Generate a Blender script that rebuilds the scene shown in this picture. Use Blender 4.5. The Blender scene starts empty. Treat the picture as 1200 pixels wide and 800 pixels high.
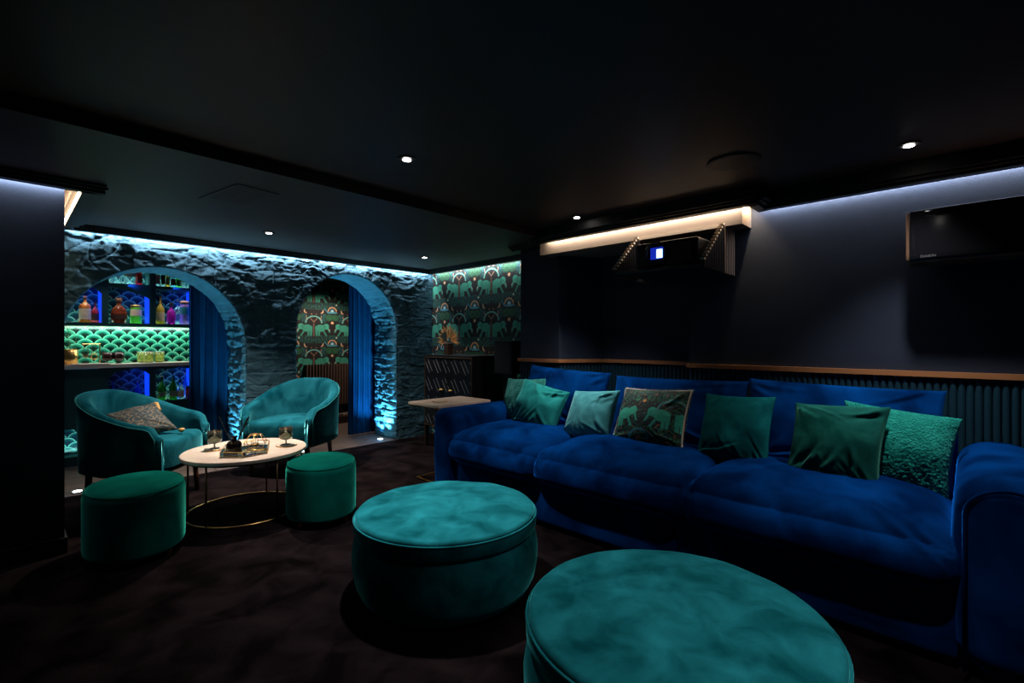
import bpy, math, random
import numpy as np
from mathutils import Vector, Matrix
random.seed(7)
S = bpy.context.scene
COL = S.collection
PI = math.pi

# ------------------------------------------------------------------ camera
cam_d = bpy.data.cameras.new('camera')
cam_d.sensor_width = 36; cam_d.lens = 36 * 563 / 1200; cam_d.shift_y = -1 / 1200
cam = bpy.data.objects.new('camera', cam_d); COL.objects.link(cam)
cam.location = (0, 0, 1.2); cam.rotation_euler = (PI / 2, 0, math.radians(43.4 - 90))
cam_d.clip_start = 0.05
S.camera = cam
# ------------------------------------------------------------------ world + exposure
w = bpy.data.worlds.new('night'); S.world = w; w.use_nodes = True
w.node_tree.nodes['Background'].inputs[0].default_value = (0.05, 0.1, 0.16, 1)
w.node_tree.nodes['Background'].inputs[1].default_value = 0.012
S.view_settings.view_transform = 'Standard'; S.view_settings.look = 'None'
S.view_settings.exposure = 1.0; S.view_settings.gamma = 1.0
S.view_settings.use_curve_mapping = False

# ------------------------------------------------------------------ lights
def area(name, loc, length, width, axis, direction, color, power, spread=PI):
    d = bpy.data.lights.new(name, 'AREA'); d.shape = 'RECTANGLE'; d.size = length; d.size_y = width
    d.color = color; d.energy = power; d.spread = spread
    o = bpy.data.objects.new(name, d); COL.objects.link(o)
    X = Vector(axis).normalized(); Z = -Vector(direction).normalized(); Y = Z.cross(X).normalized(); X = Y.cross(Z)
    m = Matrix((X, Y, Z)).transposed().to_4x4(); m.translation = Vector(loc); o.matrix_world = m
    return o
def spot(name, loc, direction, color, power, angle, blend=0.5, radius=0.02):
    d = bpy.data.lights.new(name, 'SPOT'); d.color = color; d.energy = power
    d.spot_size = math.radians(angle); d.spot_blend = blend; d.shadow_soft_size = radius
    o = bpy.data.objects.new(name, d); COL.objects.link(o)
    o.location = loc; o.rotation_euler = Vector(direction).to_track_quat('-Z', 'Y').to_euler()
    return o
COOL = (0.72, 0.86, 1.0); WARM = (1.0, 0.72, 0.45); CYAN = (0.30, 0.76, 1.0)
# LED strips hidden in the coves
area('led_cove', (3.428, -0.5, 2.085), 3.0, 0.012, (0, 1, 0), (1, 0, -1.0), (0.80, 0.87, 1.0), 11)
area('led_cove', (3.245, 1.88, 2.085), 1.66, 0.012, (0, 1, 0), (0.55, 0, -1.0), (1.0, 0.84, 0.68), 6.5)
area('led_cove', (3.33, 1.02, 2.085), 0.16, 0.012, (1, 0, 0), (0, 1, -1.0), WARM, 1.4)
area('led_cove', (2.03, 4.978, 2.068), 3.4, 0.010, (1, 0, 0), (0, 1, -1.0), (0.90, 0.93, 1.0), 19)
area('led_cove', (3.76, 4.2, 2.066), 1.5, 0.015, (0, 1, 0), (1, 0, -0.9), (0.85, 0.97, 1.0), 3.2)
area('led_cove', (-0.6, 3.675, 2.066), 1.7, 0.012, (1, 0, 0), (0, 1, -1.0), (0.75, 0.85, 1.0), 4.0)
area('led_cove', (3.375, 2.93, 2.085), 0.32, 0.010, (0, 1, 0), (1, 0, -1.0), (0.75, 0.85, 1.0), 0.5)
area('led_cove', (0.285, 4.35, 2.068), 1.25, 0.015, (0, 1, 0), (-1, 0, -0.6), WARM, 3.0)
# recessed downlights (their discs and rims are built below)
DOWN = [('downlight_a', 1.43, 2.10, 2.137, 74, 84), ('downlight_b', 2.98, 0.20, 2.137, 48, 84), ('downlight_c', 2.99, 2.15, 2.137, 50, 82),
        ('downlight_d', 1.48, 4.12, 2.077, 140, 96), ('downlight_e', 3.04, 4.14, 2.077, 28, 95), ('downlight_f', 1.43, 0.20, 2.137, 28, 84)]
for n, x, y, z, p, ang in DOWN:
    spot('downlight_beam', (x, y, z - 0.012), (0, 0, -1), (1.0, 0.90, 0.78) if y > 3 else (0.95, 0.96, 1.0), p, ang, 1.0, 0.03)
# floor uplights washing the arch jambs
for x, y, dx, p in ((3.17, 5.17, 0.10, 60), (2.20, 5.2, -0.22, 9), (1.49, 5.2, 0.12, 36), (0.40, 5.12, -0.2, 8)):
    spot('uplight_beam', (x, y, 0.02), (dx, 0.06, 1), CYAN, p, 80, 0.9, 0.02)
# bar lighting: blue in the niches, green-white on the backsplash
BLUE = (0.02, 0.10, 1.0)
for x0, x1 in ((0.36, 0.66), (0.71, 1.04), (1.09, 1.42)):
    xc = (x0 + x1) / 2
    area('niche_led_and_fill', (xc - 0.05, 6.19, 1.735), x1 - x0 - 0.12, 0.015, (1, 0, 0), (0.7, 0.5, -0.25), BLUE, 0.16, 1.6)
    area('niche_led_and_fill', (xc, 6.30, 1.383), x1 - x0 - 0.03, 0.09, (1, 0, 0), (0, 0.15, 1), (0.35, 1.0, 0.85), 0.22)
    area('niche_led_and_fill', (xc, 6.30, 1.781), x1 - x0 - 0.03, 0.09, (1, 0, 0), (0, 0.15, 1), (0.45, 1.0, 0.95), 0.5)
    area('niche_led_and_fill', (xc, 6.175, 1.725), x1 - x0 - 0.05, 0.01, (1, 0, 0), (0, 0.22, -1), (1.0, 0.95, 0.9), 0.10, 1.3)  # unseen white front light, added so the bottle labels stand out
    if x0 > 0.5: area('niche_led_and_fill', (xc - 0.05, 6.19, 0.87), x1 - x0 - 0.12, 0.015, (1, 0, 0), (0.7, 0.5, -0.25), BLUE, 0.10, 1.6)
area('backsplash_led', (0.93, 6.30, 1.338), 1.1, 0.02, (1, 0, 0), (0, 0.55, -1), (0.62, 1.0, 0.86), 2.0)
area('counter_led', (0.93, 6.17, 1.338), 1.1, 0.02, (1, 0, 0), (0, -0.25, -1), (1.0, 0.9, 0.8), 1.1)
area('niche_led_and_fill', (0.50, 6.30, 0.11), 0.26, 0.08, (1, 0, 0), (0, 0.15, 1), (0.3, 1.0, 0.9), 0.5)
area('niche_led_and_fill', (1.25, 6.28, 0.567), 0.28, 0.06, (1, 0, 0), (0, 0.15, 1), (0.5, 1.0, 0.8), 0.25)
# the projector's own beam
spot('projector_beam', (2.955, 1.50, 1.782), (-1, 0, 0.02), (0.35, 0.5, 1.0), 0.6, 40, 0.3, 0.02)
# unseen spots behind the arches, one aimed up the curtain
spot('curtain_fill', (3.22, 5.30, 0.03), (0, 0.5, 1), (0.22, 0.6, 1.0), 30, 80, 1.0, 0.02)  # floor spot added to brighten the blue curtain
spot('rear_room_beam', (3.2, 6.3, 2.05), (0, 0.25, -1), (1.0, 0.86, 0.72), 26, 120, 0.7, 0.03)  # overhead light added to brighten the radiator slats and wallpaper
spot('rear_room_beam', (0.75, 5.78, 2.03), (0, 0.0, -1), (0.9, 0.9, 1.0), 3, 110, 0.7, 0.03)

# ------------------------------------------------------------------ numpy noise
def _h(i, j, k, s):
    n = (i * 374761393 + j * 668265263 + k * 1274126177 + s * 974634777) & 0xffffffff
    n = ((n ^ (n >> 13)) * 1274126177) & 0xffffffff
    return ((n ^ (n >> 16)) & 0xffff) / 65535.0
def vn(x, y, z=0.0, s=0):
    x, y, z = np.broadcast_arrays(np.asarray(x, float), np.asarray(y, float), np.asarray(z, float))
    i, j, k = (np.floor(a).astype(np.int64) for a in (x, y, z))
    fx, fy, fz = x - i, y - j, z - k
    fx, fy, fz = (f * f * (3 - 2 * f) for f in (fx, fy, fz))
    r = 0
    for a in (0, 1):
        for b in (0, 1):
            for c in (0, 1):
                r = r + _h(i + a, j + b, k + c, s) * (fx if a else 1 - fx) * (fy if b else 1 - fy) * (fz if c else 1 - fz)
    return r * 2 - 1
def fbm(x, y, z=0.0, o=4, s=0, g=0.5):
    r = 0; a = 1.0
    for q in range(o):
        r = r + a * vn(np.asarray(x) * 2 ** q, np.asarray(y) * 2 ** q, np.asarray(z) * 2 ** q, s + q); a *= g
    return r
def sm(t): t = np.clip(t, 0, 1); return t * t * (3 - 2 * t)

# ------------------------------------------------------------------ materials
MATS = {}
def mat(name, c, rough=0.6, metal=0.0, c2=None, scale=5.0, sheen=0.0, sheen_c=None, bump=0.0, bscale=60.0, trans=0.0,
        emit=None, power=0.0, spec=0.5, coat=0.0, dist=0.0, stretch=(1, 1, 1), lo=0.35, hi=0.65, attr=None, ior=1.45, detail=4.0):
    if name in MATS: return MATS[name]
    m = bpy.data.materials.new(name); m.use_nodes = True; nt = m.node_tree; N = nt.nodes; L = nt.links
    b = N['Principled BSDF']; I = b.inputs
    I['Base Color'].default_value = (*c, 1); I['Roughness'].default_value = rough; I['Metallic'].default_value = metal
    I['Specular IOR Level'].default_value = spec; I['Coat Weight'].default_value = coat; I['IOR'].default_value = ior
    I['Transmission Weight'].default_value = trans
    if sheen:
        I['Specular IOR Level'].default_value = 0.0
        I['Sheen Weight'].default_value = sheen; I['Sheen Roughness'].default_value = 0.3
        I['Sheen Tint'].default_value = (*(sheen_c or c), 1)
    if emit: I['Emission Color'].default_value = (*emit, 1); I['Emission Strength'].default_value = power
    tc = N.new('ShaderNodeTexCoord'); mp = N.new('ShaderNodeMapping'); mp.inputs['Scale'].default_value = stretch
    L.new(tc.outputs['Object'], mp.inputs['Vector'])
    if c2:
        n = N.new('ShaderNodeTexNoise'); n.inputs['Scale'].default_value = scale; n.inputs['Detail'].default_value = detail
        n.inputs['Distortion'].default_value = dist
        r = N.new('ShaderNodeValToRGB'); r.color_ramp.elements[0].position = lo; r.color_ramp.elements[1].position = hi
        r.color_ramp.elements[0].color = (*c, 1); r.color_ramp.elements[1].color = (*c2, 1)
        L.new(mp.outputs[0], n.inputs['Vector']); L.new(n.outputs['Fac'], r.inputs[0]); L.new(r.outputs[0], I['Base Color'])
    if attr:
        a = N.new('ShaderNodeAttribute'); a.attribute_name = attr; L.new(a.outputs['Color'], I['Base Color'])
    if bump:
        n2 = N.new('ShaderNodeTexNoise'); n2.inputs['Scale'].default_value = bscale; n2.inputs['Detail'].default_value = 3
        bp = N.new('ShaderNodeBump'); bp.inputs['Strength'].default_value = bump; bp.inputs['Distance'].default_value = 0.01
        L.new(mp.outputs[0], n2.inputs['Vector']); L.new(n2.outputs['Fac'], bp.inputs['Height']); L.new(bp.outputs[0], I['Normal'])
    MATS[name] = m; return m
M_ceil = mat('ceiling_paint', (0.036, 0.018, 0.012), 0.5)
M_mould = mat('moulding_paint', (0.006, 0.006, 0.007), 0.5)
M_navy = mat('navy_paint', (0.007, 0.013, 0.029), 0.7, c2=(0.0085, 0.016, 0.035), scale=3, bump=0.15, bscale=120, stretch=(1, 1, 3))
M_wains = mat('wainscot_paint', (0.006, 0.030, 0.045), 0.45)
M_oak = mat('oak_rail', (0.42, 0.18, 0.07), 0.4, c2=(0.30, 0.12, 0.045), scale=8, stretch=(1, .15, 1))
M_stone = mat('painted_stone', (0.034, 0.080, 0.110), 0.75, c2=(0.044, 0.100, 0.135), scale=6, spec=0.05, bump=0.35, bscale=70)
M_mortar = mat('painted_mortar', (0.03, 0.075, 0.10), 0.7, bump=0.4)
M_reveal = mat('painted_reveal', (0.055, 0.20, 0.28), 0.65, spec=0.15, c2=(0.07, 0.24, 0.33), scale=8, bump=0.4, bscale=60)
M_carpet = mat('carpet', (0.0035, 0.0022, 0.0024), 0.95, c2=(0.020, 0.0125, 0.0135), scale=5, dist=0.6, lo=0.36, hi=0.75, spec=0.02, bump=0.8, bscale=220, detail=8)
M_plank = mat('plank_wood', (0.10, 0.062, 0.045), 0.5, c2=(0.17, 0.11, 0.085), scale=5, stretch=(.6, 6, 1))
M_gap = mat('plank_gap', (0.01, 0.007, 0.006), 0.9)
M_teal = mat('teal_velvet', (0.003, 0.085, 0.095), 0.75, c2=(0.020, 0.27, 0.30), scale=8.0, dist=0.45, sheen=1.0, sheen_c=(0.12, 0.80, 0.80),
             bump=0.12, bscale=260, lo=0.30, hi=0.72, detail=12)
M_green = mat('green_velvet', (0.001, 0.060, 0.048), 0.75, c2=(0.002, 0.105, 0.080), scale=4, dist=0.8, sheen=0.8, sheen_c=(0.05, 0.6, 0.45), bump=0.1, bscale=260, detail=6)
M_chair = mat('chair_velvet', (0.0015, 0.042, 0.060), 0.7, c2=(0.013, 0.128, 0.168), scale=4, dist=1.0, sheen=1.0, sheen_c=(0.15, 0.75, 0.85), bump=0.1, bscale=260, detail=6)
M_blue = mat('blue_velvet', (0.0003, 0.010, 0.050), 0.7, c2=(0.0008, 0.036, 0.160), scale=4.5, dist=0.5, sheen=1.0, sheen_c=(0.01, 0.22, 0.95), bump=0.1, bscale=260, detail=6)
M_walnut = mat('dark_walnut', (0.09, 0.035, 0.018), 0.4, c2=(0.05, 0.02, 0.01), scale=6, stretch=(1, 1, .2))
M_brass = mat('brass', (0.72, 0.42, 0.14), 0.3, 1.0)
M_marble = mat('pale_marble', (0.66, 0.50, 0.40), 0.3, c2=(0.80, 0.66, 0.55), scale=3, dist=2.5, coat=0.3)
M_black = mat('black_lacquer', (0.008, 0.008, 0.010), 0.35)
M_blackm = mat('black_matte', (0.006, 0.006, 0.007), 0.6)
M_inlay = mat('silver_inlay', (0.45, 0.45, 0.45), 0.4, 0.6)
M_barpaint = mat('bar_paint', (0.006, 0.055, 0.060), 0.5)
M_barin = mat('niche_paint', (0.05, 0.16, 0.30), 0.5)
M_counter = mat('counter_stone', (0.75, 0.58, 0.47), 0.35, c2=(0.85, 0.72, 0.62), scale=6)
M_curt = mat('blue_curtain', (0.003, 0.050, 0.135), 0.75, c2=(0.004, 0.06, 0.16), scale=8, sheen=0.4, sheen_c=(0.02, 0.3, 0.8), bump=0.1, bscale=200)
M_emit = mat('lamp_glow', (1, 1, 1), emit=(1.0, 0.93, 0.84), power=14)
M_emitw = mat('led_warm_glow', (1, 1, 1), emit=(1.0, 0.72, 0.42), power=7)
M_emitc = mat('uplight_glow', (1, 1, 1), emit=(0.75, 0.93, 1.0), power=9)
M_lens = mat('projector_lens_glow', (0, 0, 0), emit=(0.01, 0.03, 0.6), power=0.35)
M_lens2 = mat('projector_lens_core', (0, 0, 0), emit=(0.35, 0.6, 1.0), power=2.2)
M_chrome = mat('brushed_steel', (0.35, 0.34, 0.33), 0.35, 1.0)
M_smoke = mat('smoked_glass', (0.30, 0.33, 0.28), 0.04, trans=0.92)
M_glass = mat('clear_glass', (0.75, 0.95, 0.97), 0.03, trans=0.95)
M_print = mat('wallpaper_print', (0.1, 0.1, 0.1), 0.75, attr='print')
M_printv = mat('printed_velvet', (0.1, 0.1, 0.1), 0.8, attr='print', bump=0.1, bscale=250)
M_tile = mat('glazed_tile', (0.1, 0.5, 0.4), 0.25, attr='print', coat=0.3)
M_grout = mat('tile_grout', (0.55, 0.50, 0.40), 0.8)
M_pl_dk = mat('dark_teal_velvet', (0.003, 0.055, 0.058), 0.75, c2=(0.006, 0.10, 0.10), scale=7, dist=1.0, sheen=0.5, sheen_c=(0.05, 0.5, 0.5), bump=0.15, bscale=200)
M_pl_mid = mat('sea_green_velvet', (0.010, 0.14, 0.13), 0.7, c2=(0.02, 0.24, 0.215), scale=7, dist=1.0, sheen=0.7, sheen_c=(0.2, 0.8, 0.75), bump=0.15, bscale=200)
M_pl_pale = mat('pale_teal_velvet', (0.05, 0.23, 0.24), 0.65, c2=(0.09, 0.36, 0.37), scale=6, dist=1.2, sheen=0.7, sheen_c=(0.5, 0.9, 0.9), bump=0.15, bscale=200)
M_pl_grn = mat('forest_velvet', (0.004, 0.050, 0.040), 0.7, c2=(0.012, 0.10, 0.078), scale=6, dist=1.0, sheen=0.5, sheen_c=(0.2, 0.7, 0.5), bump=0.15, bscale=200)
M_fur = mat('green_plush', (0.008, 0.16, 0.125), 0.9, c2=(0.018, 0.26, 0.20), scale=22, sheen=0.7, sheen_c=(0.2, 0.9, 0.75), bump=1.0, bscale=120)
M_fur2 = mat('grey_green_plush', (0.015, 0.13, 0.11), 0.9, c2=(0.04, 0.22, 0.18), scale=20, sheen=0.6, sheen_c=(0.3, 0.8, 0.7), bump=1.0, bscale=120)
M_fringe = mat('beige_fringe', (0.60, 0.54, 0.42), 0.9, bump=1.0, bscale=150)
M_gold = mat('gold_tassel', (0.6, 0.33, 0.10), 0.7)
M_leaf = mat('dried_palm', (0.48, 0.22, 0.06), 0.6)
M_leafd = mat('dark_palm', (0.02, 0.035, 0.03), 0.6)
M_green_leaf = mat('green_leaf', (0.02, 0.12, 0.04), 0.6)
M_white = mat('white_paper', (0.72, 0.68, 0.58), 0.6)

# ------------------------------------------------------------------ mesh helpers
def link(o, parent=None):
    COL.objects.link(o)
    if parent: o.parent = parent
    return o
def mesh(name, v, f, m, parent=None, smooth=False, col=None, mats=None, fm=None):
    me = bpy.data.meshes.new(name); me.from_pydata([tuple(map(float, q)) for q in v], [], [tuple(map(int, q)) for q in f])
    if mats:
        for q in mats: me.materials.append(q)
        me.polygons.foreach_set('material_index', fm)
    else: me.materials.append(m)
    if smooth: me.polygons.foreach_set('use_smooth', [True] * len(me.polygons))
    if col is not None:
        a = me.color_attributes.new('print', 'FLOAT_COLOR', 'POINT')
        c = np.ones((len(v), 4), np.float32); c[:, :3] = col; a.data.foreach_set('color', c.ravel())
    me.update()
    return link(bpy.data.objects.new(name, me), parent)
class MB:
    def __init__(s): s.v = []; s.f = []
    def add(s, v, f):
        n = len(s.v); s.v += [tuple(q) for q in v]; s.f += [tuple(n + i for i in q) for q in f]; return s
    def box(s, x0, x1, y0, y1, z0, z1, b=0.0):
        if x0 > x1: x0, x1 = x1, x0
        if y0 > y1: y0, y1 = y1, y0
        if z0 > z1: z0, z1 = z1, z0
        b = min(b, (x1 - x0) / 2.1, (y1 - y0) / 2.1, (z1 - z0) / 2.1)
        if b <= 0:
            v = [(x, y, z) for x in (x0, x1) for y in (y0, y1) for z in (z0, z1)]
            return s.add(v, [(0, 1, 3, 2), (4, 6, 7, 5), (0, 4, 5, 1), (2, 3, 7, 6), (0, 2, 6, 4), (1, 5, 7, 3)])
        L = [(z0, b), (z0 + b, 0), (z1 - b, 0), (z1, b)]; v = []
        for z, i in L:
            e = b if i == 0 else 0.0
            X0, X1, Y0, Y1 = x0 + i, x1 - i, y0 + i, y1 - i
            c = b
            if i == 0: v += [(x0 + c, y0, z), (x1 - c, y0, z), (x1, y0 + c, z), (x1, y1 - c, z), (x1 - c, y1, z), (x0 + c, y1, z), (x0, y1 - c, z), (x0, y0 + c, z)]
            else: v += [(x0 + c, y0 + c, z)] * 0 + [(X0 + .1 * b, Y0, z), (X1 - .1 * b, Y0, z), (X1, Y0 + .1 * b, z), (X1, Y1 - .1 * b, z), (X1 - .1 * b, Y1, z), (X0 + .1 * b, Y1, z), (X0, Y1 - .1 * b, z), (X0, Y0 + .1 * b, z)]
        f = []
        for k in range(3):
            for i in range(8):
                j = (i + 1) % 8; f.append((k * 8 + i, k * 8 + j, k * 8 + 8 + j, k * 8 + 8 + i))
        f.append(tuple(range(7, -1, -1))); f.append(tuple(range(24, 32)))
        return s.add(v, f)
    def prism(s, poly, z0, z1):
        n = len(poly); v = [(x, y, z0) for x, y in poly] + [(x, y, z1) for x, y in poly]
        f = [(i, (i + 1) % n, n + (i + 1) % n, n + i) for i in range(n)] + [tuple(range(n - 1, -1, -1)), tuple(range(n, 2 * n))]
        return s.add(v, f)
    def lathe(s, prof, n=20, c=(0, 0, 0), sx=1, sy=1, rot=0):
        v = []; f = []
        for r, z in prof:
            for i in range(n):
                a = 2 * PI * i / n; x = r * sx * math.cos(a); y = r * sy * math.sin(a)
                v.append((c[0] + x * math.cos(rot) - y * math.sin(rot), c[1] + x * math.sin(rot) + y * math.cos(rot), c[2] + z))
        for k in range(len(prof) - 1):
            for i in range(n):
                j = (i + 1) % n; f.append((k * n + i, k * n + j, (k + 1) * n + j, (k + 1) * n + i))
        f.append(tuple(range(n - 1, -1, -1))); f.append(tuple(range((len(prof) - 1) * n, len(prof) * n)))
        return s.add(v, f)
    def tube(s, pts, r, n=8, closed=False, taper=None):
        P = [Vector(p) for p in pts]; v = []; f = []; m = len(P); up = Vector((0, 0, 1)); prev = None
        for k in range(m):
            a = P[(k - 1) % m] if (closed or k) else P[0]; b = P[(k + 1) % m] if (closed or k < m - 1) else P[-1]
            t = (b - a).normalized()
            if prev is None:
                q = up if abs(t.z) < 0.9 else Vector((1, 0, 0)); x = t.cross(q).normalized()
            else: x = (prev - t * prev.dot(t)).normalized()
            prev = x; y = t.cross(x); rr = r if taper is None else r * taper[k]
            for i in range(n):
                g = 2 * PI * i / n; v.append(tuple(P[k] + x * rr * math.cos(g) + y * rr * math.sin(g)))
        for k in range(m if closed else m - 1):
            for i in range(n):
                j = (i + 1) % n; k2 = (k + 1) % m; f.append((k * n + i, k * n + j, k2 * n + j, k2 * n + i))
        if not closed: f.append(tuple(range(n - 1, -1, -1))); f.append(tuple(range((m - 1) * n, m * n)))
        return s.add(v, f)
    def build(s, name, m, parent=None, smooth=False): return mesh(name, s.v, s.f, m, parent, smooth)
def pad(outline, z0, z1, rt, rb, dome=0.0, wob=0.0, seed=0):
    """upholstered slab: closed outline (list of x,y) with rounded top and bottom edges and a domed top"""
    P = np.array(outline); c = P.mean(0); R = np.linalg.norm(P - c, axis=1); D = (P - c) / R[:, None]; n = len(P); v = []
    L = [(rb, z0)]
    for a in np.linspace(0, PI / 2, 5)[1:]: L.append((rb * (1 - math.sin(a)), z0 + rb * (1 - math.cos(a))))
    for a in np.linspace(0, PI / 2, 7): L.append((rt * (1 - math.cos(a)), z1 - rt + rt * math.sin(a)))
    Rm = R.min()
    for k in (0.75, 0.5, 0.28, 0.1): L.append((None, k))
    for ins, z in L:
        if ins is None:
            rr = (R - rt) * z; zz = z1 + dome * (1 - z * z)
        else: rr = R - ins; zz = z
        q = c + D * rr[:, None]
        zz = np.full(n, zz)
        if wob: zz = zz + wob * vn(q[:, 0] * 9, q[:, 1] * 9, 0, seed) * (zz > z0 + rb)
        v += [(q[i, 0], q[i, 1], zz[i]) for i in range(n)]
    m = len(L); f = []
    for k in range(m - 1):
        for i in range(n): j = (i + 1) % n; f.append((k * n + i, k * n + j, (k + 1) * n + j, (k + 1) * n + i))
    f.append(tuple(range(n - 1, -1, -1))); f.append(tuple(range((m - 1) * n, m * n)))
    return v, f
def ellipse(cx, cy, a, b, rot=0, n=56):
    return [(cx + a * math.cos(t) * math.cos(rot) - b * math.sin(t) * math.sin(rot), cy + a * math.cos(t) * math.sin(rot) + b * math.sin(t) * math.cos(rot)) for t in np.linspace(0, 2 * PI, n, endpoint=False)]
def rbox(lo, hi, r, n=24, fn=None):
    lo = np.array(lo, float); hi = np.array(hi, float); h = (hi - lo) / 2; c0 = (hi + lo) / 2; r = min(r, h.min() * 0.999)
    g = np.linspace(-1, 1, n + 1); g = np.sin(g * PI / 2) * 0.35 + g * 0.65
    pts = {}; V = []; F = []
    def idx(p):
        k = tuple(np.round(p, 5))
        if k not in pts: pts[k] = len(V); V.append(p)
        return pts[k]
    for ax in range(3):
        for sg in (-1, 1):
            G = np.empty((n + 1, n + 1), int)
            for i in range(n + 1):
                for j in range(n + 1):
                    p = [0, 0, 0]; p[ax] = sg; p[(ax + 1) % 3] = g[i]; p[(ax + 2) % 3] = g[j]; G[i, j] = idx(p)
            for i in range(n):
                for j in range(n):
                    q = (G[i, j], G[i + 1, j], G[i + 1, j + 1], G[i, j + 1]); F.append(q if sg > 0 else q[::-1])
    V = np.array(V); q = V * h; inner = h - r; c = np.clip(q, -inner, inner); d = q - c
    d = d / np.maximum(np.linalg.norm(d, axis=1), 1e-9)[:, None]; pos = c + d * r
    if fn is not None: pos = fn(V, pos, d, h)
    return pos + c0, F
def tag(o, label, cat, group=None):
    o['label'] = label; o['category'] = cat
    if group: o['group'] = group
    return o
def thing(name, loc, label, cat, group=None, rz=0):
    o = bpy.data.objects.new(name, None); o.empty_display_size = 0.1; o.location = loc; o.rotation_euler = (0, 0, rz)
    link(o); bpy.context.view_layer.update() if False else None
    return tag(o, label, cat, group)
def struct(o): o['kind'] = 'structure'; return o
def stuff(o): o['kind'] = 'stuff'; return o

# ------------------------------------------------------------------ the printed pattern (flat print on wallpaper and cushion)
def print_pattern(x, d):
    """x: distance from the column of dots, d: distance below it, both in pattern units (344 wide, 310 high)"""
    X = np.abs((x + 172) % 344 - 172); D = d % 310; Xs = (x + 172) % 344 - 172; sh = x.shape
    c = np.zeros(sh + (3,)); c[:] = (0.010, 0.008, 0.008)
    def put(mask, col, k=1.0): c[mask] = np.array(col) * k
    n1 = vn(X / 7, D / 7, 3); n2 = vn(X / 4, D / 5, 8); n3 = vn(X / 12, D / 9, 5)
    fol = ((D > 120) & (D < 190)) | ((D > 225) & (X > 50) & (X < 110))
    put(fol & (n1 > 0.30), (0.004, 0.045, 0.038)); put(fol & (n2 > 0.50), (0.025, 0.13, 0.06)); put(fol & (n3 < -0.45), (0.01, 0.07, 0.10))
    put(fol & (n2 < -0.62), (0.010, 0.15, 0.15))
    ang = np.arctan2(D - 262, X - 26); rad = np.hypot(X - 26, (D - 262) * 1.1)
    put((rad < 36) & (np.sin(ang * 11 + rad * 0.05) > -0.1) & (D > 232), (0.012, 0.10, 0.045))
    put((rad < 30) & (np.sin(ang * 11) > 0.6) & (D > 232), (0.04, 0.20, 0.08))
    stem = (np.abs(X - 172) < 4) & (D > 5) & (D < 130); put(stem, (0.16, 0.08, 0.05))
    put((np.abs((172 - X) - (30 - (D - 275)) * 0.9) < 4) & (D > 272) & (D < 308), (0.35, 0.17, 0.10))
    for q in (D, D - 310):
        rr = np.hypot(172 - X, (q - 5) * 1.15)
        put((rr > 66) & (rr < 80) & (q < 5), (0.07, 0.30, 0.26)); put((rr > 70) & (rr < 74) & (q < 5), (0.25, 0.50, 0.42))
        put((rr < 22) & (q < -12) & (n1 > 0), (0.03, 0.09, 0.12))
    E = (0.045, 0.30, 0.205)
    body = (((X - 112) / 46) ** 2 + ((D - 52) / 33) ** 2) < 1
    head = (((X - 58) / 26) ** 2 + ((D - 36) / 26) ** 2) < 1
    trunk = (np.abs(X - (44 - (D - 50) * 0.45)) < (8 - (D - 50) * 0.07)) & (D > 46) & (D < 92)
    leg = ((np.abs(X - 146 - (D - 90) * 0.05) < 10) | (np.abs(X - 124) < 8) | (np.abs(X - (88 - (D - 70) * 0.62)) < 8)) & (D > 62) & (D < 122)
    tail = (np.abs(X - 158) < 2.5) & (D > 30) & (D < 95)
    put(body | leg | tail, E, 0.85); put(body & (n2 > 0.3), E, 1.15); put(trunk, E); put(head, E, 1.2)
    ear = (((X - 74) / 15) ** 2 + ((D - 38) / 22) ** 2) < 1; put(ear, E, 0.75); put((np.hypot(X - 52, D - 36) < 3.5), (0.01, 0.04, 0.03))
    put((np.abs(X - 30 + (D - 62) * 0.5) < 2) & (D > 56) & (D < 80), (0.6, 0.5, 0.4))
    rr = np.hypot(X, (D - 203) * 1.0); put((rr > 34) & (rr < 44) & (D < 204), (0.62, 0.30, 0.16)); put((rr < 20) & (D < 204) & (rr > 8), (0.16, 0.30, 0.36))
    put(((Xs / 52) ** 2 + ((D - 214) / 9) ** 2) < 1, (0.06, 0.26, 0.33)); put(np.hypot(Xs, D - 200) < 9, (0.45, 0.60, 0.62))
    put((np.abs(Xs + 58 - (D - 196) * 0.8) < 5) & (D > 176) & (D < 216), (0.06, 0.26, 0.33))
    put((((X - 96) + (D - 218) * 0.5) / 17) ** 2 + (((D - 218) - (X - 96) * 0.5) / 6) ** 2 < 1, (0.60, 0.27, 0.13))
    put((((X - 90) - (D - 208) * 0.3) / 5) ** 2 + ((D - 205) / 15) ** 2 < 1, (0.62, 0.42, 0.28))
    put((np.abs(X - 106 - 3 * np.sin(D / 6)) < 3.5) & (D > 248) & (D < 290), (0.35, 0.20, 0.13))
    put(np.hypot(Xs - 40, (D - 140) * 0.8) < 7, (0.55, 0.60, 0.42)); put(np.hypot(X - 150, D - 232) < 5, (0.45, 0.22, 0.12))
    for q in (D, D - 310): put(np.hypot(X, q) < 12, (0.75, 0.40, 0.22))
    return c
def print_wall(name, o, ua, va, nu, nv, P0, D0, parent=None):
    """flat wall panel from corner o along ua (wide) and va (up), pattern phase P0 (m along ua) / D0 (height of a row of dots)"""
    o = np.array(o, float); ua = np.array(ua, float); va = np.array(va, float)
    U, V = np.meshgrid(np.linspace(0, 1, nu), np.linspace(0, 1, nv), indexing='ij')
    p = o + U[..., None] * ua + V[..., None] * va
    lu = np.linalg.norm(ua)
    c = print_pattern((U * lu - P0) / 0.56 * 344, (D0 - p[..., 2]) / 0.49 * 310)
    f = [(i * nv + j, (i + 1) * nv + j, (i + 1) * nv + j + 1, i * nv + j + 1) for i in range(nu - 1) for j in range(nv - 1)]
    return mesh(name, p.reshape(-1, 3), f, M_print, parent, col=c.reshape(-1, 3))

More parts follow.
